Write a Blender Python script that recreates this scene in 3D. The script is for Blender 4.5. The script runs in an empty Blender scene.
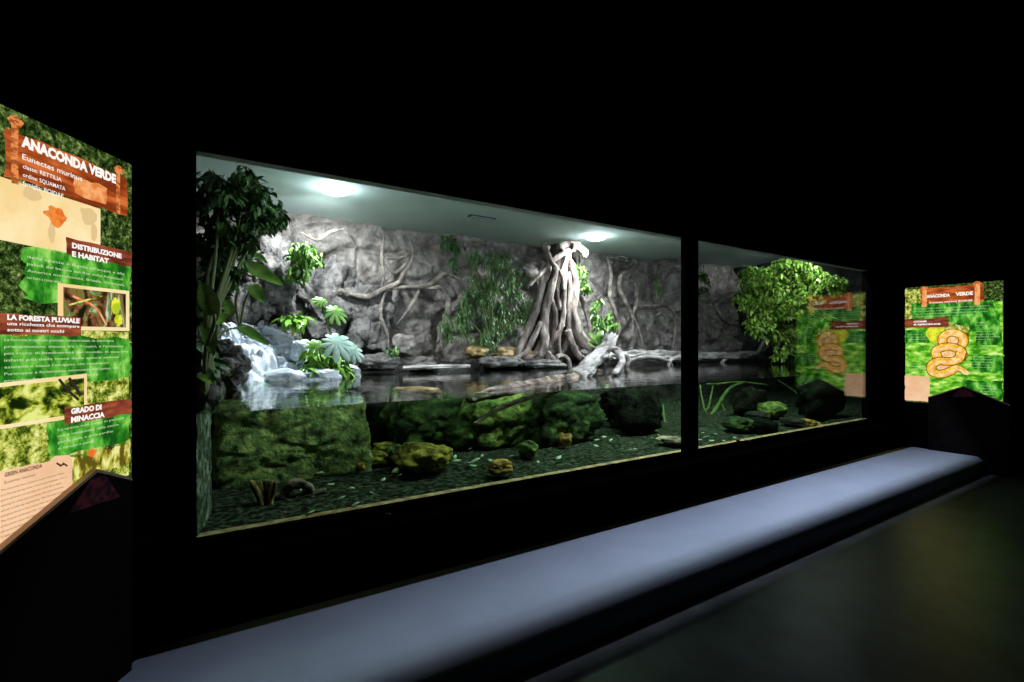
import bpy, bmesh, math, random
from mathutils import Vector, noise, Matrix
random.seed(7)
S = bpy.context.scene
COL = S.collection
# ------------------------------------------------------------------ camera / world / exposure
EYE, GP, F, HOR, CX = 1.45, 2.8, 500.0, 345.0, 512.0
FW = Vector((0.5446, 0.8387, 0)); RT = Vector((0.8387, -0.5446, 0))
CAM = Vector((0, -GP, EYE))
cd = bpy.data.cameras.new('camera'); cam = bpy.data.objects.new('camera', cd); COL.objects.link(cam)
cam.location = CAM; cam.rotation_euler = (math.pi/2, 0, -math.atan2(FW.x, FW.y))
cd.sensor_width = 36; cd.lens = F/1024*36; cd.shift_y = (HOR-341)/1024; cd.clip_start = 0.02
S.camera = cam
w = bpy.data.worlds.new('night'); S.world = w; w.use_nodes = True
w.node_tree.nodes['Background'].inputs[0].default_value = (0.10, 0.14, 0.3, 1)
w.node_tree.nodes['Background'].inputs[1].default_value = 0.0
S.view_settings.view_transform = 'Standard'; S.view_settings.look = 'None'
S.view_settings.exposure = 0.0; S.view_settings.gamma = 1.0; S.view_settings.use_curve_mapping = False
S.cycles.max_bounces = 8; S.cycles.transparent_max_bounces = 24
S.cycles.caustics_reflective = False; S.cycles.caustics_refractive = False
S.cycles.use_denoising = True
S.cycles.sample_clamp_indirect = 4.0

ZC = 3.06      # exhibit ceiling
PB = 6.6       # back wall distance
ZW = 1.121     # water level
ZB = 0.50      # pool bed

def lamp_light(name, loc, power, color, radius=0.06):
    l = bpy.data.lights.new(name, 'POINT'); l.energy = power; l.color = color; l.shadow_soft_size = radius
    o = bpy.data.objects.new(name, l); COL.objects.link(o); o.location = loc
    return o

# ------------------------------------------------------------------ pixel rays -> points in the place
def ray(px, py=HOR):
    t = (px-CX)/F
    return FW + RT*t + Vector((0, 0, (HOR-py)/F))
def atP(px, py, P):           # on the plane parallel to the glass, P metres from the eye
    d = ray(px, py); return CAM + d*(P/d.y)
def atX(px, py, X):
    d = ray(px, py); return CAM + d*(X/d.x)
def atZ(px, py, Z):
    d = ray(px, py); return CAM + d*((Z-EYE)/d.z)
def scale_at(px, P):          # metres per photo pixel there
    return (P/ray(px).y)/F

# ------------------------------------------------------------------ object helpers
def props(o, label=None, cat=None, group=None, kind=None):
    if label: o['label'] = label
    if cat: o['category'] = cat
    if group: o['group'] = group
    if kind: o['kind'] = kind
    return o
def link_mesh(name, verts, faces, m, parent=None, smooth=True, origin=None):
    verts = [Vector(v) for v in verts]
    if name in ('leaves', 'stems', 'trunk', 'aerial_root', 'wall_vine'):
        for v in verts: v.z = min(v.z, ZC-.004)
    if parent is not None: L = parent.location.copy()
    elif origin is not None: L = Vector(origin)
    else:
        xs = [v.x for v in verts]; ys = [v.y for v in verts]; zs = [v.z for v in verts]
        L = Vector(((min(xs)+max(xs))/2, (min(ys)+max(ys))/2, min(zs)))
    me = bpy.data.meshes.new(name)
    me.from_pydata([v-L for v in verts], [], faces)
    me.materials.append(m)
    if smooth:
        for p in me.polygons: p.use_smooth = True
    me.update()
    o = bpy.data.objects.new(name, me); COL.objects.link(o)
    if parent is not None: o.parent = parent
    else: o.location = L
    return o
def empty(name, loc, label, cat, group=None):
    o = bpy.data.objects.new(name, None); COL.objects.link(o); o.location = loc; o.empty_display_size = .1
    return props(o, label, cat, group)
def copy_tree(o, parent=None):
    c = o.copy(); COL.objects.link(c)
    if parent is not None: c.parent = parent
    for ch in list(o.children): copy_tree(ch, c)
    return c
class MB:
    def __init__(s): s.v = []; s.f = []
    def add(s, vs, fs):
        b = len(s.v); s.v += [Vector(v) for v in vs]; s.f += [tuple(i+b for i in f) for f in fs]
    def box(s, a, b):
        x0, y0, z0 = a; x1, y1, z1 = b
        s.add([(x0,y0,z0),(x1,y0,z0),(x1,y1,z0),(x0,y1,z0),(x0,y0,z1),(x1,y0,z1),(x1,y1,z1),(x0,y1,z1)],
              [(0,3,2,1),(4,5,6,7),(0,1,5,4),(1,2,6,5),(2,3,7,6),(3,0,4,7)])
    def prism(s, poly, ext):      # poly: list of 3D points (planar), extruded by the vector ext
        n = len(poly); e = Vector(ext)
        s.add([Vector(p) for p in poly]+[Vector(p)+e for p in poly],
              [tuple(range(n)), tuple(range(2*n-1, n-1, -1))]+[(i, (i+1) % n, (i+1) % n+n, i+n) for i in range(n)])
    def build(s, name, m, parent=None, smooth=False): return link_mesh(name, s.v, s.f, m, parent, smooth)

def catmull(pts, sub=6):
    P = [Vector(p) for p in pts]; out = []
    Q = [2*P[0]-P[1]]+P+[2*P[-1]-P[-2]]
    for i in range(1, len(Q)-2):
        a, b, c, d = Q[i-1:i+3]
        for k in range(sub):
            t = k/sub
            out.append(0.5*((2*b)+(c-a)*t+(2*a-5*b+4*c-d)*t*t+(-a+3*b-3*c+d)*t**3))
    out.append(P[-1]); return out
def tube_geo(pts, radii, seg=8, sub=6, rough=0.12, seed=0.0, groove=0.0):
    C = catmull(pts, sub); n = len(C)
    R = []
    for i in range(n):
        u = i/(n-1)*(len(radii)-1); k = min(int(u), len(radii)-2) if len(radii) > 1 else 0
        R.append(radii[k]*(1-(u-k))+radii[min(k+1, len(radii)-1)]*(u-k))
    vs, fs = [], []
    T = (C[1]-C[0]).normalized(); N = T.orthogonal().normalized()
    for i in range(n):
        T2 = (C[min(i+1, n-1)]-C[max(i-1, 0)]).normalized()
        N = (N-T2*N.dot(T2)).normalized(); B = T2.cross(N)
        for j in range(seg):
            a = j/seg*2*math.pi
            d = N*math.cos(a)+B*math.sin(a)
            r = R[i]*(1+rough*noise.noise(Vector((math.cos(a)*1.7+seed, math.sin(a)*1.7, i*0.35+seed)))*2)
            if groove: r *= 1+groove*noise.noise(Vector((math.cos(a)*4.5+seed, math.sin(a)*4.5, i*0.09)))
            vs.append(C[i]+d*r)
    for i in range(n-1):
        for j in range(seg):
            fs.append((i*seg+j, i*seg+(j+1) % seg, (i+1)*seg+(j+1) % seg, (i+1)*seg+j))
    fs.append(tuple(range(seg-1, -1, -1))); fs.append(tuple((n-1)*seg+j for j in range(seg)))
    return vs, fs
def pxpath(pts, P):            # [(x,y[,P])] photo points laid on planes at P metres
    return [atP(p[0], p[1], p[2] if len(p) > 2 else P) for p in pts]

# ------------------------------------------------------------------ materials
def mat(name): 
    m = bpy.data.materials.new(name); m.use_nodes = True
    nt = m.node_tree
    for n in list(nt.nodes): nt.nodes.remove(n)
    out = nt.nodes.new('ShaderNodeOutputMaterial')
    return m, nt, out
def ramp(nt, src, stops):
    r = nt.nodes.new('ShaderNodeValToRGB'); e = r.color_ramp.elements
    while len(e) < len(stops): e.new(0.5)
    for k, (p, c) in enumerate(stops): e[k].position = .5+(p-.5)*.6; e[k].color = (*c, 1)
    nt.links.new(src, r.inputs[0]); return r.outputs[0]
def noise_tex(nt, scale, detail=6, rough=0.6, stretch=None, dist=0.0):
    tc = nt.nodes.new('ShaderNodeTexCoord'); n = nt.nodes.new('ShaderNodeTexNoise')
    n.inputs['Scale'].default_value = scale; n.inputs['Detail'].default_value = detail
    n.inputs['Roughness'].default_value = rough; n.inputs['Distortion'].default_value = dist
    if stretch:
        mp = nt.nodes.new('ShaderNodeMapping'); mp.inputs['Scale'].default_value = stretch
        nt.links.new(tc.outputs['Object'], mp.inputs[0]); nt.links.new(mp.outputs[0], n.inputs['Vector'])
    else: nt.links.new(tc.outputs['Object'], n.inputs['Vector'])
    return n.outputs['Fac']
def surf(name, stops, scale=4, rough=0.8, bump=0.3, bscale=20, bdist=0.02, stretch=None, spec=0.3, metal=0.0, dist=0.0, detail=6):
    m, nt, out = mat(name)
    b = nt.nodes.new('ShaderNodeBsdfPrincipled')
    if len(stops) == 1: b.inputs['Base Color'].default_value = (*stops[0][1], 1)
    else: nt.links.new(ramp(nt, noise_tex(nt, scale, detail, stretch=stretch, dist=dist), stops), b.inputs['Base Color'])
    b.inputs['Roughness'].default_value = rough; b.inputs['Metallic'].default_value = metal
    b.inputs['Specular IOR Level'].default_value = spec
    if bump:
        bp = nt.nodes.new('ShaderNodeBump'); bp.inputs['Strength'].default_value = bump; bp.inputs['Distance'].default_value = bdist
        nt.links.new(noise_tex(nt, bscale, 8, 0.65, stretch=stretch), bp.inputs['Height']); nt.links.new(bp.outputs[0], b.inputs['Normal'])
    nt.links.new(b.outputs[0], out.inputs[0]); return m
def emit(name, stops, scale=10, strength=1.0, stretch=None, detail=5, dist=0.0, rough=.6):
    m, nt, out = mat(name); e = nt.nodes.new('ShaderNodeEmission'); e.inputs[1].default_value = strength
    if len(stops) == 1: e.inputs[0].default_value = (*stops[0][1], 1)
    else: nt.links.new(ramp(nt, noise_tex(nt, scale, detail, rough, stretch=stretch, dist=dist), stops), e.inputs[0])
    nt.links.new(e.outputs[0], out.inputs[0]); return m
def clear(name, f0, tint, gloss_rough=0.0, wave=None, power=5.0):
    """see-through sheet with an angle dependent mirror reflection"""
    m, nt, out = mat(name); N = nt.nodes; L = nt.links
    geo = N.new('ShaderNodeNewGeometry'); dot = N.new('ShaderNodeVectorMath'); dot.operation = 'DOT_PRODUCT'
    L.new(geo.outputs['Normal'], dot.inputs[0]); L.new(geo.outputs['Incoming'], dot.inputs[1])
    def mth(op, a, b=None):
        x = N.new('ShaderNodeMath'); x.operation = op
        if isinstance(a, (int, float)): x.inputs[0].default_value = a
        else: L.new(a, x.inputs[0])
        if b is not None:
            if isinstance(b, (int, float)): x.inputs[1].default_value = b
            else: L.new(b, x.inputs[1])
        return x.outputs[0]
    ab = mth('ABSOLUTE', dot.outputs['Value']); inv = mth('SUBTRACT', 1.0, ab); pw = mth('POWER', inv, power)
    fr = mth('ADD', f0, mth('MULTIPLY', pw, 1-f0))
    t = N.new('ShaderNodeBsdfTransparent'); t.inputs[0].default_value = (*tint, 1)
    g = N.new('ShaderNodeBsdfGlossy'); g.inputs['Roughness'].default_value = gloss_rough
    if wave:
        bp = N.new('ShaderNodeBump'); bp.inputs['Strength'].default_value = wave[0]; bp.inputs['Distance'].default_value = wave[1]
        L.new(noise_tex(nt, wave[2], 3, 0.5), bp.inputs['Height']); L.new(bp.outputs[0], g.inputs['Normal'])
    mx = N.new('ShaderNodeMixShader'); L.new(fr, mx.inputs[0]); L.new(t.outputs[0], mx.inputs[1]); L.new(g.outputs[0], mx.inputs[2])
    L.new(mx.outputs[0], out.inputs[0]); return m

M = {}
M['black'] = surf('black paint', [(0, (.0015,.0015,.0018))], bump=0, rough=.9, spec=.0)
M['ceil'] = surf('pale ceiling', [(.3, (.56,.70,.66)), (.7, (.64,.78,.74))], scale=1.2, rough=.8, bump=.05)
M['soffit'] = surf('wet grey plaster', [(.3, (.5,.56,.58)), (.7, (.66,.72,.74))], scale=5, rough=.7, bump=.2)
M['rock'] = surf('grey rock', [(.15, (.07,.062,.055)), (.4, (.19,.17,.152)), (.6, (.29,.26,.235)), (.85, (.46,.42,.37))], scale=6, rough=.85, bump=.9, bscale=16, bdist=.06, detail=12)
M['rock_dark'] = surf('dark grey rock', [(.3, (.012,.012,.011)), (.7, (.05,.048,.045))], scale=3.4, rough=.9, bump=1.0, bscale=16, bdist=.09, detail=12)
M['rock_black'] = surf('blackened rock', [(.3, (.002,.003,.002)), (.7, (.012,.016,.010))], scale=6, rough=.9, bump=1.0, bscale=16, bdist=.07, spec=.1)  # near black; also stands in for shade beside the square block
M['boulder'] = surf('grey boulder', [(.25, (.04,.037,.035)), (.5, (.15,.14,.13)), (.78, (.34,.32,.30))], scale=5, rough=.75, bump=1, bscale=18, bdist=.08, detail=12)
M['pale'] = surf('wet pale rock', [(.2, (.2,.23,.27)), (.42, (.55,.62,.68)), (.62, (.85,.9,.94))], scale=4, rough=.35, bump=.9, bscale=12, bdist=.05, spec=.6)
M['ochre'] = surf('ochre rock', [(.3, (.12,.08,.03)), (.5, (.33,.24,.10)), (.75, (.55,.42,.2))], scale=7, rough=.8, bump=.7, bscale=18, bdist=.03)
M['bark'] = surf('fig root bark', [(.3, (.07,.052,.043)), (.5, (.25,.2,.17)), (.72, (.5,.43,.37))], scale=7, rough=.8, bump=1, bscale=20, bdist=.05, stretch=(1,1,.3))
M['vine'] = surf('vine bark', [(.3, (.08,.067,.055)), (.6, (.22,.19,.16)), (.8, (.34,.3,.25))], scale=9, rough=.85, bump=1, bscale=30, bdist=.03)
M['core'] = surf('dark trunk core', [(.35, (.03,.024,.02)), (.65, (.13,.105,.09))], scale=6, bump=1, bscale=18, bdist=.06, stretch=(1,1,.3))  # bark darkened to put the shadow between the roots into its colour
M['drift'] = surf('bleached driftwood', [(.25, (.12,.10,.09)), (.5, (.5,.46,.42)), (.72, (.8,.75,.7))], scale=7, rough=.8, bump=1.0, bscale=26, bdist=.05, stretch=(.5,1.2,1.6))
M['sunk'] = surf('sunken wood', [(.3, (.03,.022,.015)), (.5, (.2,.15,.11)), (.75, (.5,.4,.33))], scale=9, rough=.7, bump=.9, bscale=24, bdist=.02, stretch=(.4,1.4,1.4))
M['moss'] = surf('mossy stone', [(.25, (.015,.03,.007)), (.45, (.09,.15,.035)), (.6, (.18,.26,.06)), (.78, (.4,.42,.1))], scale=11, rough=.9, bump=1.0, bscale=13, bdist=.05, detail=9)
M['moss_block'] = surf('mossy cut stone', [(.25, (.03,.05,.015)), (.42, (.24,.34,.13)), (.58, (.46,.58,.22)), (.78, (.85,.88,.28))], scale=12, rough=.9, bump=1.0, bscale=22, bdist=.07, detail=9)
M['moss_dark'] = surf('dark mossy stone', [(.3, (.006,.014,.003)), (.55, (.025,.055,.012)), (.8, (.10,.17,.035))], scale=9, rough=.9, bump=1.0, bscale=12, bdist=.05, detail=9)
M['moss_yellow'] = surf('yellow mossy stone', [(.25, (.05,.05,.006)), (.5, (.26,.23,.03)), (.75, (.5,.42,.08))], scale=12, rough=.9, bump=1.0, bscale=30, bdist=.03)
M['orange_rock'] = surf('rusty stone', [(.35, (.07,.04,.01)), (.5, (.4,.24,.05)), (.7, (.65,.42,.1))], scale=10, rough=.85, bump=.8, bscale=26, bdist=.02)
M['lime_rock'] = surf('scaly lime wall', [(.35, (.02,.03,.02)), (.5, (.07,.09,.07)), (.68, (.28,.33,.28))], scale=18, rough=.85, bump=.6, bscale=30, bdist=.02)
M['bed'] = surf('fine dark gravel', [(.3, (.004,.006,.004)), (.5, (.018,.024,.017)), (.8, (.10,.115,.085))], scale=30, rough=1, bump=.7, bscale=60, bdist=.01, detail=8, spec=0)
M['tan'] = surf('tan sediment', [(.35, (.22,.14,.075)), (.6, (.46,.31,.19))], scale=14, rough=.9, bump=.3)
M['step'] = surf('pale step coating', [(.3, (.38,.42,.60)), (.7, (.43,.47,.66))], scale=2.2, rough=.55, bump=.08, bscale=30, bdist=.003, spec=.25)
M['floor'] = surf('dark resin floor', [(.3, (.06,.065,.085)), (.7, (.11,.115,.14))], scale=3, rough=.36, bump=.12, bscale=35, bdist=.004, spec=.2)
M['metal'] = surf('lamp housing', [(0, (.5,.52,.55))], bump=0, rough=.35, metal=.8)
M['enamel'] = surf('white enamel', [(0, (.8,.82,.84))], bump=0, rough=.4)
M['vent'] = surf('vent grey', [(0, (.04,.045,.045))], bump=0, rough=.6)
M['scrap'] = surf('pale leaf scrap', [(0, (.36,.48,.34))], bump=0, rough=.7)
M['lectern'] = surf('dark wood lectern', [(.4, (.002,.0015,.002)), (.6, (.007,.003,.004))], scale=9, rough=.7, bump=.1, spec=.1)
M['lectern_edge'] = surf('pale lectern edge', [(0, (.6,.42,.28))], bump=0, rough=.6)  # light of the panel on the lectern top, painted as pale colour
M['glass'] = clear('window glass', .045, (.97,.99,.98), power=4.0)
M['water_top'] = clear('water surface', .03, (.80,.92,.74), 0.02, (.22, .012, 7), power=4.0)
M['water_side'] = clear('water side', 0.0, (.80,.93,.74))
def leafmat(name, lo, hi, rough=.4):
    return surf(name, [(.3, lo), (.7, hi)], scale=7, rough=rough, bump=0, spec=.45)
M['leaf_dark'] = leafmat('dark fig leaf', (.015,.05,.012), (.07,.17,.035))
M['leaf_mid'] = leafmat('climber leaf', (.03,.08,.02), (.13,.24,.07))
M['leaf_bright'] = leafmat('bright leaf', (.05,.13,.02), (.17,.34,.06))
M['leaf_tree'] = leafmat('tree leaf', (.07,.20,.02), (.34,.55,.08))
M['leaf_pale'] = leafmat('pale cut leaf', (.28,.45,.36), (.5,.68,.56), .3)
M['leaf_philo'] = leafmat('broad leaf', (.08,.22,.03), (.28,.52,.08), .28)
M['weed'] = leafmat('green root', (.04,.09,.02), (.12,.2,.05), .6)
M['stem'] = surf('green stem', [(0, (.09,.12,.04))], bump=0)

# ================================================================== SETTING
XL, XR = 0.035, 7.09; XC = 7.58; WY = -0.22
z0w, z1w = 0.533, 2.37; FY = -.04
def S_(o, label=None): return props(o, label, None, None, 'structure')
b = MB()
b.box((-1.2, FY, 0), (XL, .07, ZC+.3)); b.box((XR, FY, 0), (10.6, .07, ZC+.3))
b.box((XL, FY, z1w), (XR, .0, ZC+.3)); b.box((XL, FY, 0), (XR, .0, z0w-.01))
S_(b.build('wall_front', M['black']))
b = MB(); b.prism([(-.14, WY, 0), (XC, WY, 0), (XC, FY, 0), (-.02, FY, 0)], (0, 0, z0w-.04)); S_(b.build('trim_5', M['black']))   # black plinth under the window
b = MB(); b.box((XL, .0, z1w), (XR, .07, ZC+.05)); S_(b.build('trim_1', M['soffit']))           # inner face above the glass
b = MB(); b.box((XL, .0, .2), (XR, .06, z0w+.004)); S_(b.build('trim_2', M['tan']))                # strip under the glass
b = MB(); b.box((3.54, -.039, z0w-.03), (3.724, .0, z1w)); S_(b.build('trim_3', M['black']))       # post between the panes
b = MB(); b.box((-8, -12, -.15), (10.6, FY, 0)); S_(b.build('floor', M['floor']))
b = MB(); b.box((XC, -6, 0), (XC+.2, FY, ZC+.3)); S_(b.build('wall_right', M['black']))
dL = Vector((-.558, -.83, 0)); nL = Vector((.83, -.558, 0))    # along / out of the angled left wall
c0 = Vector((-.02, FY, 0))
b = MB(); b.prism([c0, c0+dL*4, c0+dL*4-nL*.2, c0-nL*.2], (0,0,ZC+.3)); S_(b.build('wall_left', M['black']))
b = MB(); b.box((-8, -12, ZC+.3), (10.6, .15, ZC+.45)); S_(b.build('ceiling', M['black']))
# exhibit ceiling: main slab and a raised pocket at the right end
YB = PB-GP
b = MB(); b.box((-.4, .0, ZC), (7.4, YB+.5, ZC+.1)); b.box((7.4, .0, ZC+.12), (10.6, YB+.5, ZC+.22)); b.box((7.4, .0, ZC+.0), (7.48, YB+.5, ZC+.12))
S_(b.build('ceiling_exhibit', M['ceil']))
# panes
for i, (x0, x1) in enumerate(((XL, 3.54), (3.724, XR))):
    e = S_(bpy.data.objects.new('window_%d' % (i+1), None)); COL.objects.link(e); e.location = ((x0+x1)/2, .0, z0w)
    b = MB(); b.box((x0, -.006, z0w), (x1, .006, z1w)); o = b.build('pane', M['glass'], e)

# rock walls: displaced sheets with carved joints
def crack(p, s=1.0):
    d, _ = noise.voronoi(p*s); return min(1, (d[1]-d[0])*5)
def rockwall(name, fn, nu, nv, m, amp=.12, cs=1.15, seed=0):
    vs, fs = [], []
    for j in range(nv+1):
        for i in range(nu+1):
            p, n = fn(i/nu, j/nv)
            q = Vector((p.x, p.y*.8, p.z*1.2))+Vector((seed, seed, seed))
            w_ = q+Vector((noise.noise(q*1.3), noise.noise(q*1.3+Vector((9,0,0))), noise.noise(q*1.3+Vector((0,9,0)))))*.35
            h = noise.fractal(q*.9, .8, 2.1, 7)*amp + crack(w_, cs)*.11*min(1, amp/.1) + (crack(w_*3.1+Vector((5,5,5)), 1)*.008*min(1, amp/.1)+noise.fractal(q*7, .6, 2.1, 5)*.018)*(.12 if amp < .05 else 1)
            vs.append(p+n*h)
    for j in range(nv):
        for i in range(nu):
            a = j*(nu+1)+i; fs.append((a, a+1, a+nu+2, a+nu+1))
    return S_(link_mesh(name, vs, fs, m))
rockwall('wall_back', lambda u, v: (Vector((-.4+u*11, YB+.12, .45+v*(ZC-.30))), Vector((0,-1,0))), 640, 170, M['rock'])
rockwall('wall_side_left', lambda u, v: (Vector((-.25, u*(YB+.2), .3+v*(ZC-.3))), Vector((1,0,0))), 120, 90, M['rock'], seed=4)
rockwall('wall_side_right', lambda u, v: (Vector((10.4, u*(YB+.2), .3+v*(ZC+.1))), Vector((-1,0,0))), 120, 90, M['rock_dark'], seed=9)  # darker copy of the rock: the unlit end is put into its colour
# pool bed
vs, fs = [], []; nu, nv = 200, 80
for j in range(nv+1):
    for i in range(nu+1):
        x = -.3+10.8*i/nu; y = .0+(YB+.2)*j/nv
        z = ZB+.012*noise.fractal(Vector((x*3, y*3, 0)), 1, 2, 4)+.03*noise.noise(Vector((x*.8, y*.8, 3)))*min(1, y*2)+.05*(y/YB)
        vs.append((x, y, z))
for j in range(nv):
    for i in range(nu):
        a = j*(nu+1)+i; fs.append((a, a+1, a+nu+2, a+nu+1))
S_(link_mesh('floor_pool', vs, fs, M['bed']))
# added scaly strip standing in for the tank side wall seen by refraction
rockwall('trim_4', lambda u, v: (Vector((.036+.07*u, .02+.36*u, z0w+v*(ZW-z0w-.003))), Vector((.97, -.22, 0))), 24, 60, M['lime_rock'], amp=.004, cs=9, seed=2)
bpy.data.objects['trim_4'].data.update()
# water: one body with a rippled mirror-like top
b = MB(); b.box((-.2, .008, .3), (10.4, YB+.1, ZW))
wo = b.build('pool_water', M['water_side'])
wo.data.materials.append(M['water_top'])
for p in wo.data.polygons: p.material_index = 1 if p.normal.z > .9 else 0
props(wo, 'clear green-tinted water filling the lower third of the tank behind the glass', 'water', None, 'stuff')

# step in front of the window: rounded front edge
prof = []; r = .085; yb, yf, zt = WY, -.97, .18
prof += [(yb, 0), (yb, zt)]
for k in range(13):
    a = math.pi/2*k/12; prof.append((yf+r-r*math.sin(a), zt-r+r*math.cos(a)))
prof += [(yf, 0)]
vs, fs = [], []
def xleft(y): return -.14-(WY-y)*.558/.83+.01
for k in range(41):
    for (y, z) in prof:
        x = xleft(y)*(1-k/40)+(XC-.002)*k/40; vs.append((x, y, z+.001))
n = len(prof)
for k in range(40):
    for j in range(n): fs.append((k*n+j, (k+1)*n+j, (k+1)*n+(j+1) % n, k*n+(j+1) % n))
fs.append(tuple(range(n))); fs.append(tuple(range(41*n-1, 40*n-1, -1)))
st = link_mesh('viewing_step', vs, fs, M['step'], None, False)
props(st, 'long low pale grey step with a rounded edge below the window', 'step')

# ================================================================== LAMPS
def dome_lamp(px, py, label, P=None, power=160, z=None, cone=146, glow=7, aim=None):
    z = ZC if z is None else z
    p = atZ(px, py, z) if P is None else P
    e = empty('ceiling_spotlight', p, label, 'lamp', 'spotlights on the exhibit ceiling')
    def ring(r0, z_0, r1, z_1, name, m):
        vs, fs = [], []; n = 28
        pr = [(r0, z_0), (r1, z_0), (r1, z_1), (r0, z_1)]
        for i in range(n):
            a = i/n*2*math.pi
            for (r_, zz) in pr: vs.append(p+Vector((r_*math.cos(a), r_*math.sin(a), zz)))
        for i in range(n):
            for j in range(4): fs.append((i*4+j, ((i+1) % n)*4+j, ((i+1) % n)*4+(j+1) % 4, i*4+(j+1) % 4))
        link_mesh(name, vs, fs, m, e, True)
    ring(.15, -.006, .162, .0, 'housing', M['enamel'])
    vs, fs = [], []; n = 24
    for j in range(7):
        a = j/6*math.pi/2; rr = .158*math.cos(a) if j < 6 else 0.001; zz = -.007-.06*math.sin(a)
        for i in range(n): vs.append(p+Vector((rr*math.cos(i/n*6.2832), rr*math.sin(i/n*6.2832), zz)))
    for j in range(6):
        for i in range(n): fs.append((j*n+i, j*n+(i+1) % n, (j+1)*n+(i+1) % n, (j+1)*n+i))
    g = emit('lamp lens', [(0, (.85,.93,1))], strength=30); link_mesh('lens', vs, fs, g, e)
    o = lamp_light('spotlight_bulb', p+Vector((0, 0, -.10)), power, (.88,.93,1.0), .06)
    o.data.type = 'SPOT'; o.data.spot_size = math.radians(cone); o.data.spot_blend = .7
    if aim is None: aim = (p.x, YB, 1.25)
    if aim: o.rotation_euler = (Vector(aim)-o.location).to_track_quat('-Z', 'Y').to_euler()
    lamp_light('spotlight_glow', p+Vector((0, 0, -.16)), glow, (.8,.9,1.0), .04)
    return e
dome_lamp(335, 188, 'glowing ceiling spotlight nearest the left end, above the waterfall rocks', power=330)
dome_lamp(596, 236, 'glowing ceiling spotlight above the right side of the big root', power=330)
dome_lamp(0, 0, 'ceiling spotlight above the leafy tree at the right end', P=Vector((9.0, 1.7, ZC+.12)), power=420, cone=80, glow=6, aim=(9.0, 1.71, 0))
dome_lamp(0, 0, 'tilted ceiling spotlight behind the lintel, aimed at the leafy tree', P=Vector((7.7, .55, ZC+.12)), power=260, cone=52, glow=1, aim=(9.0, 2.0, 2.75))  # added out of view to brighten the front of the tree
# unseen tube lamps added behind the lintel to light step and pool
for i, xc in enumerate((2.0, 3.95, 5.95)):
    e = empty('tube_lamp', (xc, .28, 2.86), ['tube lamp behind the lintel at the left end of the window', 'tube lamp behind the lintel above the post', 'tube lamp behind the lintel at the right end of the window'][i], 'lamp', 'tube lamps above the glass')
    b = MB(); b.box((xc-.95, .24, 2.88), (xc+.95, .32, 2.95)); b.box((xc-.9, .27, 2.95), (xc-.87, .29, ZC)); b.box((xc+.87, .27, 2.95), (xc+.9, .29, ZC)); b.build('housing', M['metal'], e)
    v, f = tube_geo([(xc-.92, .28, 2.86), (xc, .28, 2.86), (xc+.92, .28, 2.86)], [.014, .014], 10, 2, 0); link_mesh('tube', v, f, emit('tube glow', [(0, (.8,.88,1))], strength=32), e)
    l = bpy.data.lights.new('tube_light', 'AREA'); l.shape = 'RECTANGLE'; l.size = 1.85; l.size_y = .05; l.energy = (28, 98, 62)[i]; l.color = (.82,.89,1)
    o = bpy.data.objects.new('tube_light', l); COL.objects.link(o); o.location = (xc, .28, 2.84)
# ceiling vent
p = atZ(482, 217, ZC); e = empty('ceiling_vent', p-Vector((0,0,.012)), 'small dark slotted vent on the pale exhibit ceiling', 'vent')
b = MB(); b.box(p+Vector((-.18,-.05,-.012)), p+Vector((.18,.05,0))); b.build('vent_frame', M['vent'], e)
for k in range(4):
    b = MB(); b.box(p+Vector((-.16,-.036+k*.02,-.018)), p+Vector((.16,-.028+k*.02,-.012))); b.build('slat', M['metal'], e)

# ================================================================== INFORMATION PANELS
E = {}
E['jungle'] = emit('jungle print', [(.34,(.002,.006,.001)),(.5,(.02,.045,.008)),(.62,(.12,.19,.04)),(.75,(.5,.55,.2)),(.9,(.95,.95,.75))], scale=38, detail=9, dist=.1, rough=.8)
E['jungle_light'] = emit('bright jungle print', [(.36,(.02,.05,.004)),(.46,(.18,.24,.02)),(.54,(.5,.55,.08)),(.65,(.85,.85,.3)),(.8,(1,1,.8))], scale=26, detail=9, dist=.1, rough=.8)
E['board'] = emit('printed board', [(.35,(.22,.035,.008)),(.52,(.42,.08,.015)),(.7,(.68,.17,.04))], scale=5, stretch=(1,1,5), detail=7)
E['board_edge'] = emit('printed board edge', [(.4,(.75,.22,.05)),(.6,(.95,.42,.16))], scale=20)
E['plate'] = emit('printed plate', [(.35,(.12,.025,.012)),(.6,(.3,.065,.03)),(.8,(.42,.11,.05))], scale=8, stretch=(1,1,5))
E['rope'] = emit('printed rope', [(.4,(.35,.09,.02)),(.6,(.85,.28,.08))], scale=40, stretch=(1,1,2))
E['card'] = emit('printed parchment', [(.35,(.95,.68,.30)),(.65,(1,.82,.46))], scale=5)
E['note'] = emit('printed note', [(.35,(.85,.50,.28)),(.65,(.95,.62,.38))], scale=4)
E['land'] = emit('printed map line', [(0,(.78,.56,.27))])
E['range'] = emit('printed range', [(.4,(.8,.16,.02)),(.6,(.9,.28,.05))], scale=30)
E['green'] = emit('printed green', [(.34,(.008,.09,.008)),(.48,(.03,.24,.015)),(.6,(.1,.45,.04)),(.75,(.35,.72,.14))], scale=14, stretch=(1,1,.6), detail=8)
E['lime'] = emit('printed lime', [(.34,(.04,.25,.01)),(.5,(.18,.58,.03)),(.62,(.45,.8,.12)),(.78,(.8,.95,.4))], scale=8, stretch=(1,1,2.2), detail=8)
E['white'] = emit('printed white', [(0,(1,.97,.9))])
E['dim'] = emit('printed small text', [(0,(.62,.8,.45))])
E['ink'] = emit('printed ink', [(0,(.04,.02,.02))])
E['brownink'] = emit('printed brown ink', [(0,(.12,.035,.02))])
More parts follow.
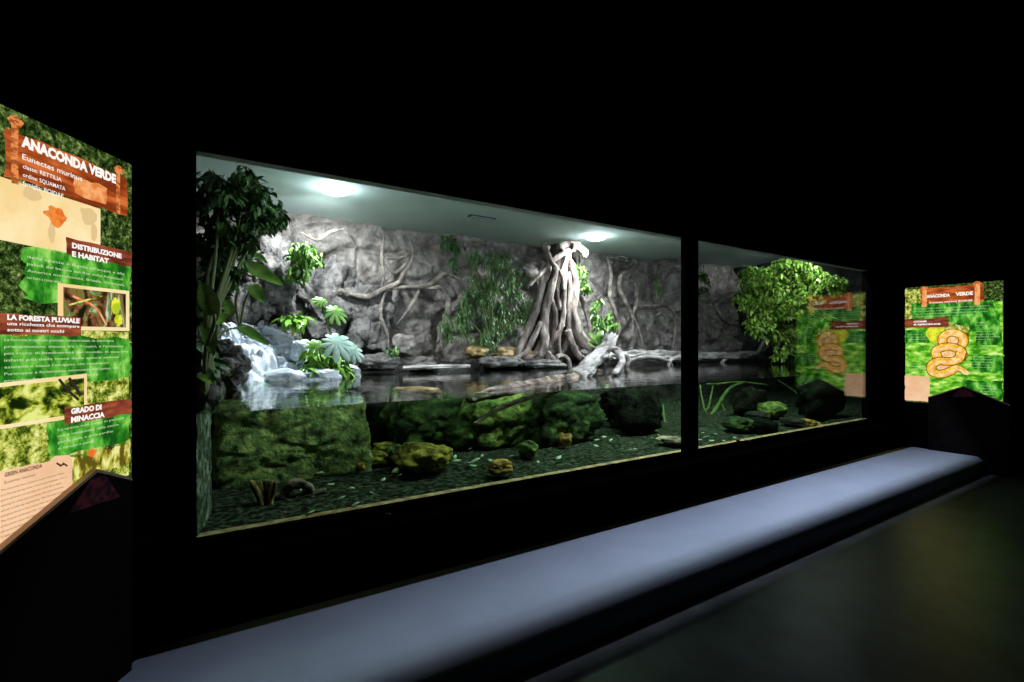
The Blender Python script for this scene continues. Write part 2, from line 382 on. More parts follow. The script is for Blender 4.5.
E['photo_a'] = emit('photo undergrowth', [(.38,(.01,.012,.004)),(.47,(.13,.05,.02)),(.54,(.28,.13,.05)),(.62,(.1,.2,.03)),(.74,(.6,.7,.5))], scale=14, stretch=(1,1,.6), dist=1.2)
E['photo_b'] = emit('photo river', [(.38,(.006,.015,.002)),(.48,(.06,.11,.01)),(.57,(.4,.45,.03)),(.7,(.8,.85,.25))], scale=13, stretch=(1,1,1.4), dist=.3)
E['yellow'] = emit('printed yellow leaf', [(.4,(.45,.6,.02)),(.6,(.9,.85,.05))], scale=20)
E['snake'] = emit('printed snake', [(.4,(.85,.4,.03)),(.55,(1,.62,.06)),(.7,(1,.8,.3))], scale=26)
E['snake_edge'] = emit('printed snake edge', [(.4,(.16,.045,.005)),(.6,(.42,.12,.01))], scale=30)
E['snake_pale'] = emit('printed snake belly', [(.4,(.9,.5,.2)),(.6,(1,.72,.4))], scale=26)
E['grass'] = emit('printed foliage strip', [(.38,(.12,.09,.01)),(.5,(.45,.4,.04)),(.65,(.85,.85,.3))], scale=30, stretch=(1,1,.4))

PW, PZ0, PZ1 = .90, .74, 2.168
class Panel:
    """o: upper window-side corner reference, along: unit vector away from the window, nrm: towards the visitor"""
    def __init__(s, base, along, nrm, root): s.b, s.a, s.n, s.root = base, along, nrm, root
    def pt(s, u, z, d): return s.b+s.a*u+Vector((0,0,z))+s.n*d
    def inv(s, px, py):     # photo point -> (u, z) on the panel plane
        d = ray(px, py); k = (s.b-CAM).dot(s.n)/d.dot(s.n); q = CAM+d*k
        return (q-s.b).dot(s.a), q.z
    def poly(s, name, pts, m, lay, uz=False, th=.0015):
        q = pts if uz else [s.inv(*p) for p in pts]
        b = MB(); base = [s.pt(u, z, .002+.002*lay) for u, z in q]
        b.prism(base, s.n*th); return b.build(name, m, s.root)
    def ribbon(s, name, pts, w, m, lay, sub=8, taper=None):   # pts in (u,z)
        C = catmull([Vector((u, z, 0)) for u, z in pts], sub); n = len(C); vs, fs = [], []
        for i, c in enumerate(C):
            t = (C[min(i+1,n-1)]-C[max(i-1,0)]).normalized(); p = Vector((-t.y, t.x, 0))
            ww = w*(taper(i/(n-1)) if taper else 1)
            for sg in (1, -1):
                q = c+p*ww*sg; vs.append(s.pt(q.x, q.y, .002+.002*lay))
        for i in range(n-1): fs.append((2*i, 2*i+1, 2*i+3, 2*i+2))
        return link_mesh(name, vs, fs, m, s.root, False)
    def text(s, name, body, p0, p1, height, m, lay, bold=.0, flip=None):
        """p0,p1: baseline ends (u,z); the line is fitted between them; height in metres"""
        cu = bpy.data.curves.new('t', 'FONT'); cu.body = body; cu.size = 1.0; cu.offset = bold; cu.resolution_u = 2
        to = bpy.data.objects.new('t', cu); COL.objects.link(to)
        bpy.context.view_layer.update()
        me = bpy.data.meshes.new_from_object(to.evaluated_get(bpy.context.evaluated_depsgraph_get()))
        COL.objects.unlink(to); bpy.data.objects.remove(to)
        xs = [v.co.x for v in me.vertices]; x0, x1 = min(xs), max(xs)
        L = s.root.location
        for v in me.vertices:
            k = (v.co.x-x0)/(x1-x0); u = p0[0]+(p1[0]-p0[0])*k; z = p0[1]+(p1[1]-p0[1])*k+v.co.y*height/.70
            v.co = s.pt(u, z, .004+.002*lay)-L
        me.materials.clear(); me.materials.append(m); me.name = name
        o = bpy.data.objects.new(name, me); COL.objects.link(o); o.parent = s.root; return o
    def block(s, name, lines, x0, y0, x1, dy, h, m, lay, y1=None, bold=0.0):   # px coordinates of left/right ends of first baseline
        y1 = y0 if y1 is None else y1
        for k, (tx, fr) in enumerate(lines):
            a = s.inv(x0, y0); c = s.inv(x1, y1)
            z = a[1]-k*dy
            s.text(name, tx, (a[0], z), (a[0]+(c[0]-a[0])*fr, z), h, m, lay, bold)
def wavy(pts, n=6, amp=.006, seed=0):   # roughen a (u,z) outline
    out = []; L = len(pts)
    for i in range(L):
        a = Vector(pts[i]); c = Vector(pts[(i+1) % L])
        for k in range(n):
            q = a.lerp(c, k/n); out.append((q.x+amp*noise.noise(Vector((q.x*40, q.y*40, seed)))*2, q.y+amp*noise.noise(Vector((q.x*40, q.y*40, seed+5)))*2))
    return out
def panel_base(P_):
    b = MB(); b.prism([P_.pt(0,PZ0,-.004), P_.pt(PW,PZ0,-.004), P_.pt(PW,PZ1,-.004), P_.pt(0,PZ1,-.004)], P_.n*.004); return b.build('lightbox_face', E['jungle'], P_.root)

# ---- left panel
bl = Vector((-.191, 2.50-GP, 0))+nL*.006
root = empty('information_panel', bl+Vector((0,0,PZ0)), 'backlit ANACONDA VERDE information panel on the angled wall left of the window', 'information panel')
A = Panel(bl, dL, nL, root); panel_base(A)
def q4(P_, x0, ya0, yb0, x1, ya1, yb1): return [P_.inv(x0, ya0), P_.inv(x1, ya1), P_.inv(x1, yb1), P_.inv(x0, yb0)]
def rect(P_, x0, y0, x1, y1, xr=None):   # axis-true rectangle: top at (x0,y0), bottom at (x0,y1)
    u0, zt_ = P_.inv(x0, y0); _, zb_ = P_.inv(x0, y1); u1, _ = P_.inv(x1, y0); return [(u0, zt_), (u1, zt_), (u1, zb_), (u0, zb_)]
A.poly('printed_background', rect(A, 128, 332, -40, 475), E['jungle_light'], 0, True)
A.poly('header_board', wavy(rect(A, 3, 127, 125.5, 176), 8, .007), E['board'], 2, True)
A.poly('board_scar', wavy(rect(A, 72, 176, 104, 194), 6, .006, 3), E['board_edge'], 3, True).hide_render = False
u_, z_ = A.inv(14, 117)
for (x, y0, y1) in ((12, 119, 184), (116, 168, 214)):
    a = A.inv(x, y0); c = A.inv(x, y1); A.ribbon('rope', [a, ((a[0]+c[0])/2+.002, (a[1]+c[1])/2), c], .0085 if x > 50 else .011, E['rope'], 4)
    A.ribbon('rope', [(a[0]-.02, a[1]-.012), (a[0], a[1]-.002), (a[0]+.02, a[1]-.016)], .011, E['rope'], 5)
A.block('title_text', [('ANACONDA VERDE', 1)], 17.5, 145.5, 113, 0, .031, E['white'], 4, bold=.06)
A.block('species_text', [('Eunectes murinus', 1)], 18.5, 159, 79, 0, .017, E['white'], 4, bold=.01)
A.block('class_text', [('classe: RETTILIA', .95), ('ordine: SQUAMATA', 1.05), ('famiglia: BOIDAE', 1.0)], 19, 168, 60, .026, .013, E['white'], 4, bold=.01)
A.poly('map_card', [(A.inv(-40, 200)[0], A.inv(0, 177)[1]), (A.inv(99, 200)[0], A.inv(0, 177)[1]), (A.inv(99, 200)[0], A.inv(0, 240)[1]), (A.inv(-40, 200)[0], A.inv(0, 240)[1])], E['card'], 1, True)
sc = A.inv(50, 215)
def blob(P_, name, cx, cy, rx, rz, m, lay, seed=0, n=26, amp=.35):
    c = P_.inv(cx, cy); pts = []
    for i in range(n):
        a = i/n*2*math.pi; k = 1+amp*noise.noise(Vector((math.cos(a)*1.6+seed, math.sin(a)*1.6, seed)))
        pts.append((c[0]+rx*k*math.cos(a), c[1]+rz*k*math.sin(a)))
    return P_.poly(name, pts, m, lay, True)
blob(A, 'map_land', 30, 194, .03, .02, E['land'], 2, 1); blob(A, 'map_land', 50, 232, .012, .034, E['land'], 2, 2)
blob(A, 'map_land', 87, 216, .035, .03, E['land'], 2, 3); blob(A, 'map_land', 92, 232, .014, .03, E['land'], 2, 4)
blob(A, 'range_patch', 54, 217, .038, .026, E['range'], 3, 5, amp=.7)
A.poly('green_block', wavy(rect(A, 22, 243, 128.5, 300), 8, .012), E['green'], 1, True)
A.poly('subtitle_plate', wavy(rect(A, 64, 237, 129.5, 254), 6, .003), E['plate'], 3, True)
A.block('subtitle_text', [('DISTRIBUZIONE', 1), ('E HABITAT', .72)], 68, 247.6, 118, .029, .017, E['white'], 5, bold=.055)
A.block('body_text', [('della specie è legata all\'acqua e alle', 1), ('paludi del bacino del Rio delle Amazzoni', .98), ('America meridionale, Brasile, Venezuela', 1), ('nei fiumi a corso lento', .3)], 24, 258, 122, .0215, .009, E['dim'], 3)
A.poly('photo_border', q4(A, 56, 283, 330, 127.5, 291, 331), E['card'], 2, True)
A.poly('printed_photo', q4(A, 61, 287, 326, 123.5, 294, 327.5), E['photo_a'], 3, True)
blob(A, 'printed_leaf', 113, 306, .022, .03, E['yellow'], 4, 7); blob(A, 'printed_leaf', 116, 320, .018, .022, E['yellow'], 4, 8)
A.ribbon('printed_twig', [A.inv(70, 296), A.inv(92, 307), A.inv(104, 325)], .004, E['board_edge'], 4)
A.ribbon('printed_twig', [A.inv(66, 305), A.inv(84, 300), A.inv(100, 296)], .003, E['photo_b'], 4)
A.poly('green_block', wavy(rect(A, -30, 333, 128.5, 391), 8, .012, 4), E['green'], 1, True)
A.poly('subtitle_plate', wavy(rect(A, -30, 311, 77.5, 334), 6, .003, 2), E['plate'], 4, True)
A.block('subtitle_text', [('LA FORESTA PLUVIALE', 1)], 2, 319.5, 75, 0, .015, E['white'], 6, bold=.055)
A.block('subtitle_text', [('una ricchezza che scompare', 1), ('sotto ai nostri occhi', .76)], 2, 325, 75, .0185, .010, E['white'], 6, bold=.02)
A.block('body_text', [('La foresta tropicale pluviale, caratterizzata da abbondanti', .85), ('precipitazioni, situata tra i Tropici, è l\'ambiente', .95), ('più ricco di biodiversità del mondo. In essa vive', 1.0), ('infatti più della metà delle specie animali', .9), ('esistenti e nasce l\'ossigeno che respiriamo', .8), ('Purtroppo è fortemente minacciata dall\'uomo, che', .9), ('prendendo per legname e pascoli', .7)], 1, 341, 126, .0205, .0085, E['dim'], 3)
A.poly('photo_border', q4(A, -20, 385, 432, 85, 373.5, 416), E['card'], 2, True)
A.poly('printed_photo', q4(A, -20, 389, 428, 81.5, 378, 412.5), E['photo_b'], 3, True)
A.ribbon('printed_trunk', [A.inv(66, 378), A.inv(72, 386), A.inv(78, 396)], .006, E['ink'], 4)
A.ribbon('printed_trunk', [A.inv(56, 379), A.inv(66, 391), A.inv(76, 400)], .005, E['ink'], 4)
A.poly('green_block', wavy(rect(A, 47, 423, 128.5, 464), 8, .012, 6), E['green'], 1, True)
A.poly('subtitle_plate', wavy(rect(A, 62, 407.5, 129, 425), 6, .003, 5), E['plate'], 3, True)
A.block('subtitle_text', [('GRADO DI', .9), ('MINACCIA', 1)], 67, 414, 101, .029, .018, E['white'], 5, bold=.055)
A.block('body_text', [('La specie non è oggi in pericolo', 1), ('ma è minacciata dalla caccia', .9), ('per la pelle e dalla perdita', .8), ('di foreste e paludi', .5)], 55, 431, 122, .021, .008, E['dim'], 3)
blob(A, 'logo_mark', 90, 452.5, .019, .014, E['range'], 3, 2)
A.block('logo_text', [('cap', 1)], 102, 450, 112, 0, .02, E['ink'], 3, bold=.04)
A.poly('printed_grass', wavy(rect(A, 66, 455, 129, 482), 6, .006, 9), E['grass'], 1, True)
nt_ = [A.inv(-30, 478), A.inv(0, 471), A.inv(30, 464), A.inv(46, 462), A.inv(52, 456), A.inv(66, 455), A.inv(69.5, 459), A.inv(70, 500), A.inv(-30, 590)]
A.poly('note_sheet', nt_, E['note'], 3, True)
A.block('note_title', [('GREEN ANACONDA', 1)], 0, 477, 38, 0, .012, E['brownink'], 5, bold=.03, y1=470)
A.block('note_title', [('Eunectes murinus', .9)], 0, 484, 34, 0, .009, E['brownink'], 5)
for k in range(10):
    A.block('note_text', [(['The anaconda lives mainly in South America, where', 'it is found along slow rivers and swamps. It is a', 'good swimmer and spends a lot of its life in water', 'waiting for prey such as birds, fish and mammals', 'which it kills by squeezing. The female is larger', 'and gives birth to live young after six months', 'The tropical rainforest is the richest habitat', 'of the planet: more than half of all animal and', 'plant species live here and are threatened today', 'by logging, hunting and the loss of wetlands'][k], .95+.05*math.sin(k*2))], -4, 491.5+k*5.2, 63-max(0, k-4)*4.5, 0, .006, E['brownink'], 5)
for k in range(3): A.ribbon('flag_mark', [A.inv(53+k*3, 463+(k % 2)*3), A.inv(58+k*3, 466-(k % 2)*2)], .003, E['brownink'], 5)

# ---- right panel
br = Vector((XC-.006, WY-.0, 0)); nR = Vector((-1,0,0)); dR = Vector((0,-1,0))
root = empty('information_panel', br+Vector((0,0,PZ0)), 'backlit green information panel with a coiled yellow snake, right of the window', 'information panel')
R = Panel(br, dR, nR, root); panel_base(R)
R.poly('printed_background', wavy(rect(R, 905.5, 306, 1003, 400), 8, .006), E['lime'], 0, True)
R.poly('printed_background', wavy(rect(R, 905.5, 290, 925, 320), 8, .01), E['jungle_light'], 1, True)
for (x0, y0, x1, y1, k, s_) in ((912, 304, 995, 319, 'green', 1), (949, 316, 1000, 332, 'green', 2), (976, 330, 1002, 345, 'green', 3), (968, 348, 1003, 358, 'lime', 4),
                      (972, 355, 1003, 372, 'green', 5), (905.6, 330, 930, 343, 'green', 6), (907, 357, 929, 375, 'lime', 7), (936, 375, 1003, 386, 'lime', 8), (962, 380, 1003, 398, 'green', 9)):
    R.poly('green_block', wavy(rect(R, x0, y0, x1, y1), 6, .012, s_), E[k], 2+s_*.12, True)
R.poly('header_board', wavy(rect(R, 921, 289, 984, 304.5), 8, .006), E['board'], 4, True)
for (x, y0, y1) in ((924.5, 287, 307), (977.5, 282, 305)):
    a = R.inv(x, y0); c = R.inv(x, y1); R.ribbon('rope', [a, ((a[0]+c[0])/2+.003, (a[1]+c[1])/2), c], .024, E['board_edge'], 6)
    R.ribbon('rope', [(a[0]-.035, a[1]-.03), (a[0], a[1]-.005), (a[0]+.035, a[1]-.03)], .014, E['rope'], 7)
R.block('title_text', [('ANACONDA', .52)], 927, 298, 973.5, 0, .036, E['white'], 6, bold=.05)
R.block('title_text', [('VERDE', 1)], 956, 295.8, 973.5, 0, .036, E['white'], 6, bold=.05)
R.block('species_text', [('Eunectes murinus BOIDAE', 1)], 930, 303.5, 973, 0, .02, E['white'], 6, bold=.02)
R.block('body_text', [('è uno dei serpenti più grandi del mondo, può superare', 1), ('gli otto metri di lunghezza e i duecento chili di peso', .95), ('vive in acqua e si nutre di mammiferi, uccelli e pesci', .98), ('che uccide per costrizione tra le sue spire', .8)], 915, 309.5, 990, .032, .011, E['dim'], 5)
R.poly('subtitle_plate', wavy(rect(R, 905.3, 319, 949, 328), 6, .006, 2), E['plate'], 4, True)
R.block('subtitle_text', [('COME', .5), ('SI RIPRODUCE', 1)], 914, 322.5, 941, .036, .018, E['white'], 6, bold=.055)
for (x0, y0, x1, L_) in ((976, 332, 1000, 4), (980, 346, 994, 2), (971, 357, 996, 5), (908, 335, 928, 3), (908, 364, 928, 4), (980, 386, 999, 5), (976, 323, 990, 2)):
    R.block('body_text', [(['cerca le prede in acqua', 'di notte tra le piante', 'dove attende immobile', 'poi torna a riva', 'nei periodi di piena'][k], .75+.25*((k*7) % 3)/2) for k in range(L_)], x0, y0, x1, .03, .010, E['dim'], 5)
R.poly('note_sheet', wavy(rect(R, 905.2, 375.5, 930, 400), 8, .004), E['note'], 4, True)
# yellow halo print and coiled snake
blob(R, 'printed_halo', 952, 340, .17, .22, E['jungle_light'], 3, 3); blob(R, 'printed_halo', 936, 334, .10, .10, E['yellow'], 3.3, 5)
for cx_, cy_, rx_, rz_ in ((952.5, 341, .065, .07), (948.5, 354, .08, .05), (944, 367, .07, .04)): blob(R, 'printed_ground', cx_, cy_, rx_, rz_, E['snake_pale'], 5, 2)
def coil(pts, w0, lay, tp=None, belly=True):
    q = [R.inv(*p) for p in pts]
    R.ribbon('snake_outline', q, w0*1.25, E['snake_edge'], lay, taper=tp)
    R.ribbon('snake_body', q, w0, E['snake'], lay+.5, taper=tp)
    if belly: R.ribbon('snake_belly', [(a, z-.012) for a, z in q], w0*.35, E['snake_pale'], lay+.8, taper=tp)
coil([(943.5, 344), (943, 338), (948, 333.5), (956, 333), (963, 337), (963.5, 343), (960, 347)], .038, 6)
coil([(938, 358), (936.5, 351), (943, 347.5), (952, 347), (960, 350), (962.5, 355), (959, 360)], .041, 7.5)
coil([(962, 352), (959, 359), (950, 361.5), (940, 361), (933, 364.5), (932.5, 371), (939, 374), (948, 372.5), (956, 368.5), (961, 369), (968, 373)], .041, 9.5, lambda t: 1 if t < .75 else 1-.55*(t-.75)/.25)
blob(R, 'snake_head', 967, 373, .035, .02, E['snake_pale'], 12, 2)

# ---- gabled dark lecterns in front of the panels
def lectern(P_, peak, uin, uout, label, d0=.010, d1=.032, slope=.46):
    pu, pz = peak; e = empty('gabled_lectern', P_.b+P_.a*pu+P_.n*((d0+d1)/2), label, 'lectern')
    zi, zo = pz-slope*(pu-uin), pz-slope*(uout-pu)
    b = MB(); b.prism([P_.pt(u, z, d0) for u, z in [(uin, 0), (uout, 0), (uout, zo-.012), (pu, pz-.012), (uin, zi-.012)]], P_.n*(d1-d0)); b.build('body', M['lectern'], e)
    for u, z in ((uin, zi), (uout, zo)):
        b = MB(); b.prism([P_.pt(a, c, d0) for a, c in [(pu, pz), (u, z), (u, z-.011), (pu, pz-.011)]], P_.n*(d1-d0+.003)); b.build('edge_strip', M['lectern_edge'], e)
    ru = [(pu-.10, pz-.13), (pu+.12, pz-.12), (pu+.03, pz-.03), (pu-.03, pz-.03)]
    b = MB(); b.prism([P_.pt(u, z, d1+.001) for u, z in ru], P_.n*.003); b.build('picture_inlay', surf('red inlay', [(.4,(.03,.01,.02)),(.6,(.25,.03,.05))], scale=25, bump=0, rough=.5), e)
def invd(P_, px, py, d):
    r = ray(px, py); q0 = P_.b+P_.n*d; k = (q0-CAM).dot(P_.n)/r.dot(P_.n); q = CAM+r*k; return (q-q0).dot(P_.a), q.z
lectern(A, invd(A, 97, 469, .032), .04, .72, 'dark gabled lectern in front of the ANACONDA VERDE panel')
lectern(R, invd(R, 963.5, 386, .032), .24, .96, 'dark gabled lectern in front of the coiled snake panel')

# ================================================================== ROCKS
def rock(name, label, px, py, P, w_, h_, d_, m, seed, blocky=0.0, cat='rock', group=None, sub=4, zbase=None, rot=0.0, amp=.28, cr=1.0, bed=False):
    """px,py: photo point of the middle; w,h in photo pixels; d in metres"""
    if bed:      # rest the foot on the pool bed
        P = (EYE-ZB-.035)*F/(py+h_*.42-HOR)*ray(px).y; P = min(max(P, GP+.06+d_*.6), PB-.9)
    c = atP(px, py, P); k = scale_at(px, P)
    sx, sz, sy = w_*k/2, h_*k/2, d_/2
    bm = bmesh.new(); bmesh.ops.create_icosphere(bm, subdivisions=sub, radius=1)
    for v in bm.verts:
        n = v.co.copy()
        if blocky: 
            q = max(abs(n.x), abs(n.y), abs(n.z)); n = n.lerp(n/q*.86, blocky)
        f = 1+amp*noise.fractal(v.co*1.3+Vector((seed*3.1, seed, 0)), 1, 2, 4)+cr*(.10*crack(v.co*1.6+Vector((seed,)*3), 1)+.02*crack(v.co*4+Vector((seed,)*3), 1)+.045*noise.fractal(v.co*6, .6, 2, 4)-.1)
        v.co = n*f
    vs = [Vector((v.co.x*sx, v.co.y*sy, v.co.z*sz)) for v in bm.verts]
    R3 = Matrix.Rotation(rot, 3, 'Z'); vs = [c+R3@v for v in vs]
    fs = [tuple(l.index for l in f.verts) for f in bm.faces]; bm.free()
    o = link_mesh(name, vs, fs, m)
    return props(o, label, cat, group)
# shore ledge under the back wall
vs, fs = [], []; nu, nv = 260, 24
for j in range(nv+1):
    for i in range(nu+1):
        x = .2+10*i/nu; v = j/nv; y = 2.9+.25*noise.noise(Vector((x*.9, 0, 1)))+v*(YB+.1-2.9)
        z = ZB+(ZW+.05-ZB)*min(1, v*3.5)**.6+.07*noise.fractal(Vector((x*3, y*3, 2)), 1, 2, 4)
        vs.append((x, y+.05*noise.noise(Vector((x*5, v*6, 0))), z))
for j in range(nv):
    for i in range(nu):
        a = j*(nu+1)+i; fs.append((a, a+1, a+nu+2, a+nu+1))
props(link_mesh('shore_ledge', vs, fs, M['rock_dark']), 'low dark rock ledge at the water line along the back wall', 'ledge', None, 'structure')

rock('boulder', 'tall grey boulder standing at the left behind the broad leaves', 262, 285, 6.3, 70, 95, .9, M['boulder'], 1, .3, 'boulder', amp=.5, sub=6)
rock('boulder', 'dark grey boulder under the bright fern on the left', 322, 300, 6.5, 60, 80, .6, M['boulder'], 2, .4, 'boulder', amp=.5, sub=6)
rock('boulder', 'broad grey slab leaning on the back wall right of the pale cut leaves', 366, 318, 6.45, 52, 72, .45, M['boulder'], 3, .6, 'boulder', amp=.3, sub=6)
rock('boulder', 'shadowed lower boulder left of the waterfall at the water line', 214, 368, 4.4, 56, 56, .8, M['boulder'], 4, .4, 'boulder', amp=.5, sub=6)
# waterfall slope: a wet pale rock apron
vs, fs = [], []; nu, nv = 60, 50
for j in range(nv+1):
    for i in range(nu+1):
        u, v = i/nu, j/nv
        xp = (218+30*v)*(1-u)+(262+95*v)*u
        yp = 322+(385-8*u-322)*v
        p = atP(xp, yp, 5.9-1.1*v*(1-u)-.35*v*u)
        hh = noise.fractal(Vector((u*4, v*3, 1)), .8, 2, 5)*.16+.1*crack(Vector((u*3.2, v*3.2, 4)), 1)
        vs.append(p+Vector((.1, -.6, .55))*hh+Vector((0,0,-.06)))
for j in range(nv):
    for i in range(nu):
        a = j*(nu+1)+i; fs.append((a, a+nu+1, a+nu+2, a+1))
wf = link_mesh('waterfall_slope', vs, fs, M['pale'])
sm = wf.modifiers.new('thick', 'SOLIDIFY'); sm.thickness = .12
props(wf, 'wet white and blue-grey rock slope running down into the water at left', 'waterfall')
for i, (x, y, w_, h_) in enumerate(((316, 376, 46, 16), (285, 378, 44, 18), (303, 352, 26, 26), (346, 372, 26, 14))):
    rock('stone', ['flat pale stone at the foot of the wet slope, under the cut leaves', 'pale stone at the water line where the wet slope ends', 'pale block in the middle of the wet slope', 'small pale stone right of the cut leaves at the water line'][i], x, y, 5.1 if i < 2 else 5.4, w_, h_, .4, M['pale'], 10+i, .5, 'stone', amp=.4, sub=3)
for i, (x, y, w_, h_, m, P, lb) in enumerate((
    (378, 362, 42, 17, 'boulder', 6.0, 'grey shore stone left of the thin floating log'),
    (476, 352, 22, 13, 'ochre', 6.05, 'smaller ochre rock below the climbing plant'),
    (513, 353, 44, 14, 'ochre', 6.1, 'larger ochre rock left of the root tree foot'),
    (500, 362, 50, 11, 'boulder', 5.85, 'flat grey stone in front of the ochre rocks'),
    (542, 364, 50, 9, 'boulder', 5.75, 'flat pale grey stone at the foot of the root tree'),
    (424, 366, 30, 8, 'boulder', 5.9, 'low wet stone beside the thin floating log'),
    (404, 345, 26, 22, 'rock', 6.25, 'upright grey stone under the hanging vines'),
    (590, 356, 34, 16, 'boulder', 6.0, 'grey stone under the fan of roots beside the leaning log'))):
    rock('shore_rock', lb, x, y, P, w_, h_, .35, M[m], 30+i, .4, 'rock', sub=4)
# underwater
rock('stone_block', 'large square mossy stone block under water at the left', 293, 437, 3.95, 156, 88, .6, M['moss_block'], 50, .96, 'stone', amp=.07, sub=6, cr=.35)
rock('stone_block', 'dark mossy wall stone right of the square block under water', 428, 421, 4.9, 88, 58, .5, M['moss_dark'], 51, .8, 'stone', amp=.2, sub=5, bed=True, cr=1)
rock('stone_block', 'green mossy stone behind the sunken branch tip', 500, 420, 4.6, 92, 56, .4, M['moss'], 52, .7, 'stone', amp=.22, sub=5, bed=True, cr=1)
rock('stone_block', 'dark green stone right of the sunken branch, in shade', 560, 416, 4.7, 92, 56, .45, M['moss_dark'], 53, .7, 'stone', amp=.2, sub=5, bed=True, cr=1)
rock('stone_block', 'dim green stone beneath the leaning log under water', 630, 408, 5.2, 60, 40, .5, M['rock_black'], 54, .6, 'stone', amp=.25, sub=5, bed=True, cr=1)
rock('stone_block', 'black shaded stone filling the gap beside the square block', 384, 422, 4.6, 44, 52, .4, M['rock_black'], 66, .8, 'stone', amp=.1, sub=4)  # stands in for the shadowed wall; its shade is in the colour
rock('mossy_rock', 'round brown-green rock between the mossy wall stones', 461, 433, 4.2, 34, 32, .4, M['moss_dark'], 55, .2, sub=4, bed=True, cr=.4)
rock('mossy_rock', 'small green mossy rock below the green wall stone', 527, 449, 4.0, 18, 16, .2, M['moss'], 56, .1, sub=4, bed=True, cr=.4)
rock('mossy_rock', 'large yellow mossy boulder on the pool bed', 424, 457, 3.55, 54, 26, .42, M['moss_yellow'], 57, .3, sub=5, bed=True, cr=.4)
rock('mossy_rock', 'yellow mossy rock nearest the square block', 373, 458, 3.75, 26, 14, .2, M['moss_yellow'], 58, .3, sub=4, bed=True, cr=.4)
rock('mossy_rock', 'bright green mossy rock just left of the large yellow boulder', 396, 454, 3.8, 22, 17, .2, M['moss'], 59, .2, sub=4, bed=True, cr=.4)
rock('mossy_rock', 'brownish green rock behind the yellow pair of rocks', 386, 447, 4.0, 24, 10, .2, M['moss_yellow'], 60, .3, sub=4, bed=True, cr=.4)
rock('pebble', 'rusty orange stone on the bed right of the yellow boulder', 500, 467, 3.45, 25, 14, .16, M['orange_rock'], 61, .3, sub=4, bed=True, cr=1)
rock('pebble', 'tiny rusty stone at the corner of the square block', 361, 467, 3.6, 8, 8, .08, M['orange_rock'], 62, .2, sub=3, bed=True, cr=1)
rock('mossy_rock', 'flat yellow-green rock just under the water surface', 418, 391, 3.55, 46, 8, .5, M['ochre'], 63, .2, sub=4)
rock('pebble', 'brown stone in the shade under the leaning log', 565, 440, 4.4, 12, 14, .15, M['orange_rock'], 64, .2, sub=3, bed=True, cr=1)
for i, (x, y, w_, h_, m, P, lb) in enumerate((
    (738, 424, 26, 14, 'moss_dark', 4.3, 'dark olive rock right of the post, among the green roots'),
    (757, 416, 16, 10, 'rock_dark', 4.6, 'smaller dark rock behind the dark olive rock'),
    (772, 410, 30, 16, 'moss', 4.8, 'green sloping stone right of the post under water'),
    (808, 423, 12, 8, 'orange_rock', 3.6, 'rusty stone near the tan strip, far right'),
    (793, 421, 18, 6, 'rock_dark', 4.0, 'flat dark stone behind the rusty far right stone'),
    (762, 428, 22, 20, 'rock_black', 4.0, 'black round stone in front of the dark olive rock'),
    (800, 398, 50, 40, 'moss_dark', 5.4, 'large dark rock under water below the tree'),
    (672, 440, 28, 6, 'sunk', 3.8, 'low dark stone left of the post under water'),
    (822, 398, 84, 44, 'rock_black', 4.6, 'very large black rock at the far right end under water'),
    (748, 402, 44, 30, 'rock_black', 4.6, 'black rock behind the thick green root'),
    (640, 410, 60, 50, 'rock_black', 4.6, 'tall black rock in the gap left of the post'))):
    rock('sunken_rock', lb, x, y, P, w_, h_, .3, M[m], 80+i, .3, sub=4, bed=i != 6)

# pale leaf scraps lying on the bed
vs = [(-.5,0,.0),(-.25,.22,.05),(.1,.26,.0),(.5,.0,.06),(.15,-.2,.02),(-.2,-.24,.0)]
sc0 = link_mesh('leaf_scrap', [Vector(v)*.055 for v in vs], [(0,1,5),(1,2,4,5),(2,3,4)], M['scrap'], None, True, (0,0,0))
so = sc0.modifiers.new('t', 'SOLIDIFY'); so.thickness = .003
props(sc0, 'small pale leaf scrap lying on the dark gravel bed under water', 'leaf scrap', 'pale leaf scraps on the pool bed')
spots = [(317,473,2),(331,484.5,1),(341,499,1.7),(355,505,1),(310,513,1.3),(372,493,.8),(383,480,1),(396,471,1.6),(399,476,1),(428,470,1.2),(438,469,1.4),(457,461,1.3),(455,457,1),(475,461,1.6),(469,463,1.2),(473,466,1.5),(482,456,.9),(491,461,1.1),(470,449,.8),(475,447,.8),(512,456,.8),(559,458,1.4),(550,450,.8),(538,462,.8),(632,450,.9),(642,451,.8),(597,440,1),(604,437,1),(590,443,.8),(596,446,1),(611,440,.9),(585,436,.8),(618,436,.8),(628,428,.8),(635,449,.7),
    (700,440,1.3),(706,437,1.2),(712,441,1.4),(716,434,1),(724,441,1.1),(703,433,1),(735,438,1),(738,441,1.3),(745,437,1),(749,441,1),(755,439,.8),(771,436,1),(779,434,.9),(786,432,.8),(770,425,.8),(660,436,1.1),(667,438,1),(657,431,.9),(673,441,.9),(652,438,.8),(300,490,.8),(283,512,.9),(322,500,.7),(388,514,.8),(352,488,.7),(800,430,.7),(815,428,.7)]
random.seed(3)
for i, (x, y, s_) in enumerate(spots):
    p = atZ(x, y, ZB+.045)
    if p.y > YB-.5: p = atP(x, y, 5.2)
    o = sc0 if i == 0 else sc0.copy()
    if i: COL.objects.link(o)
    o.location = p; o.scale = (s_*1.05,)*3; o.rotation_euler = (random.uniform(-.5,.5), random.uniform(-.5,.5), random.uniform(0, 6))

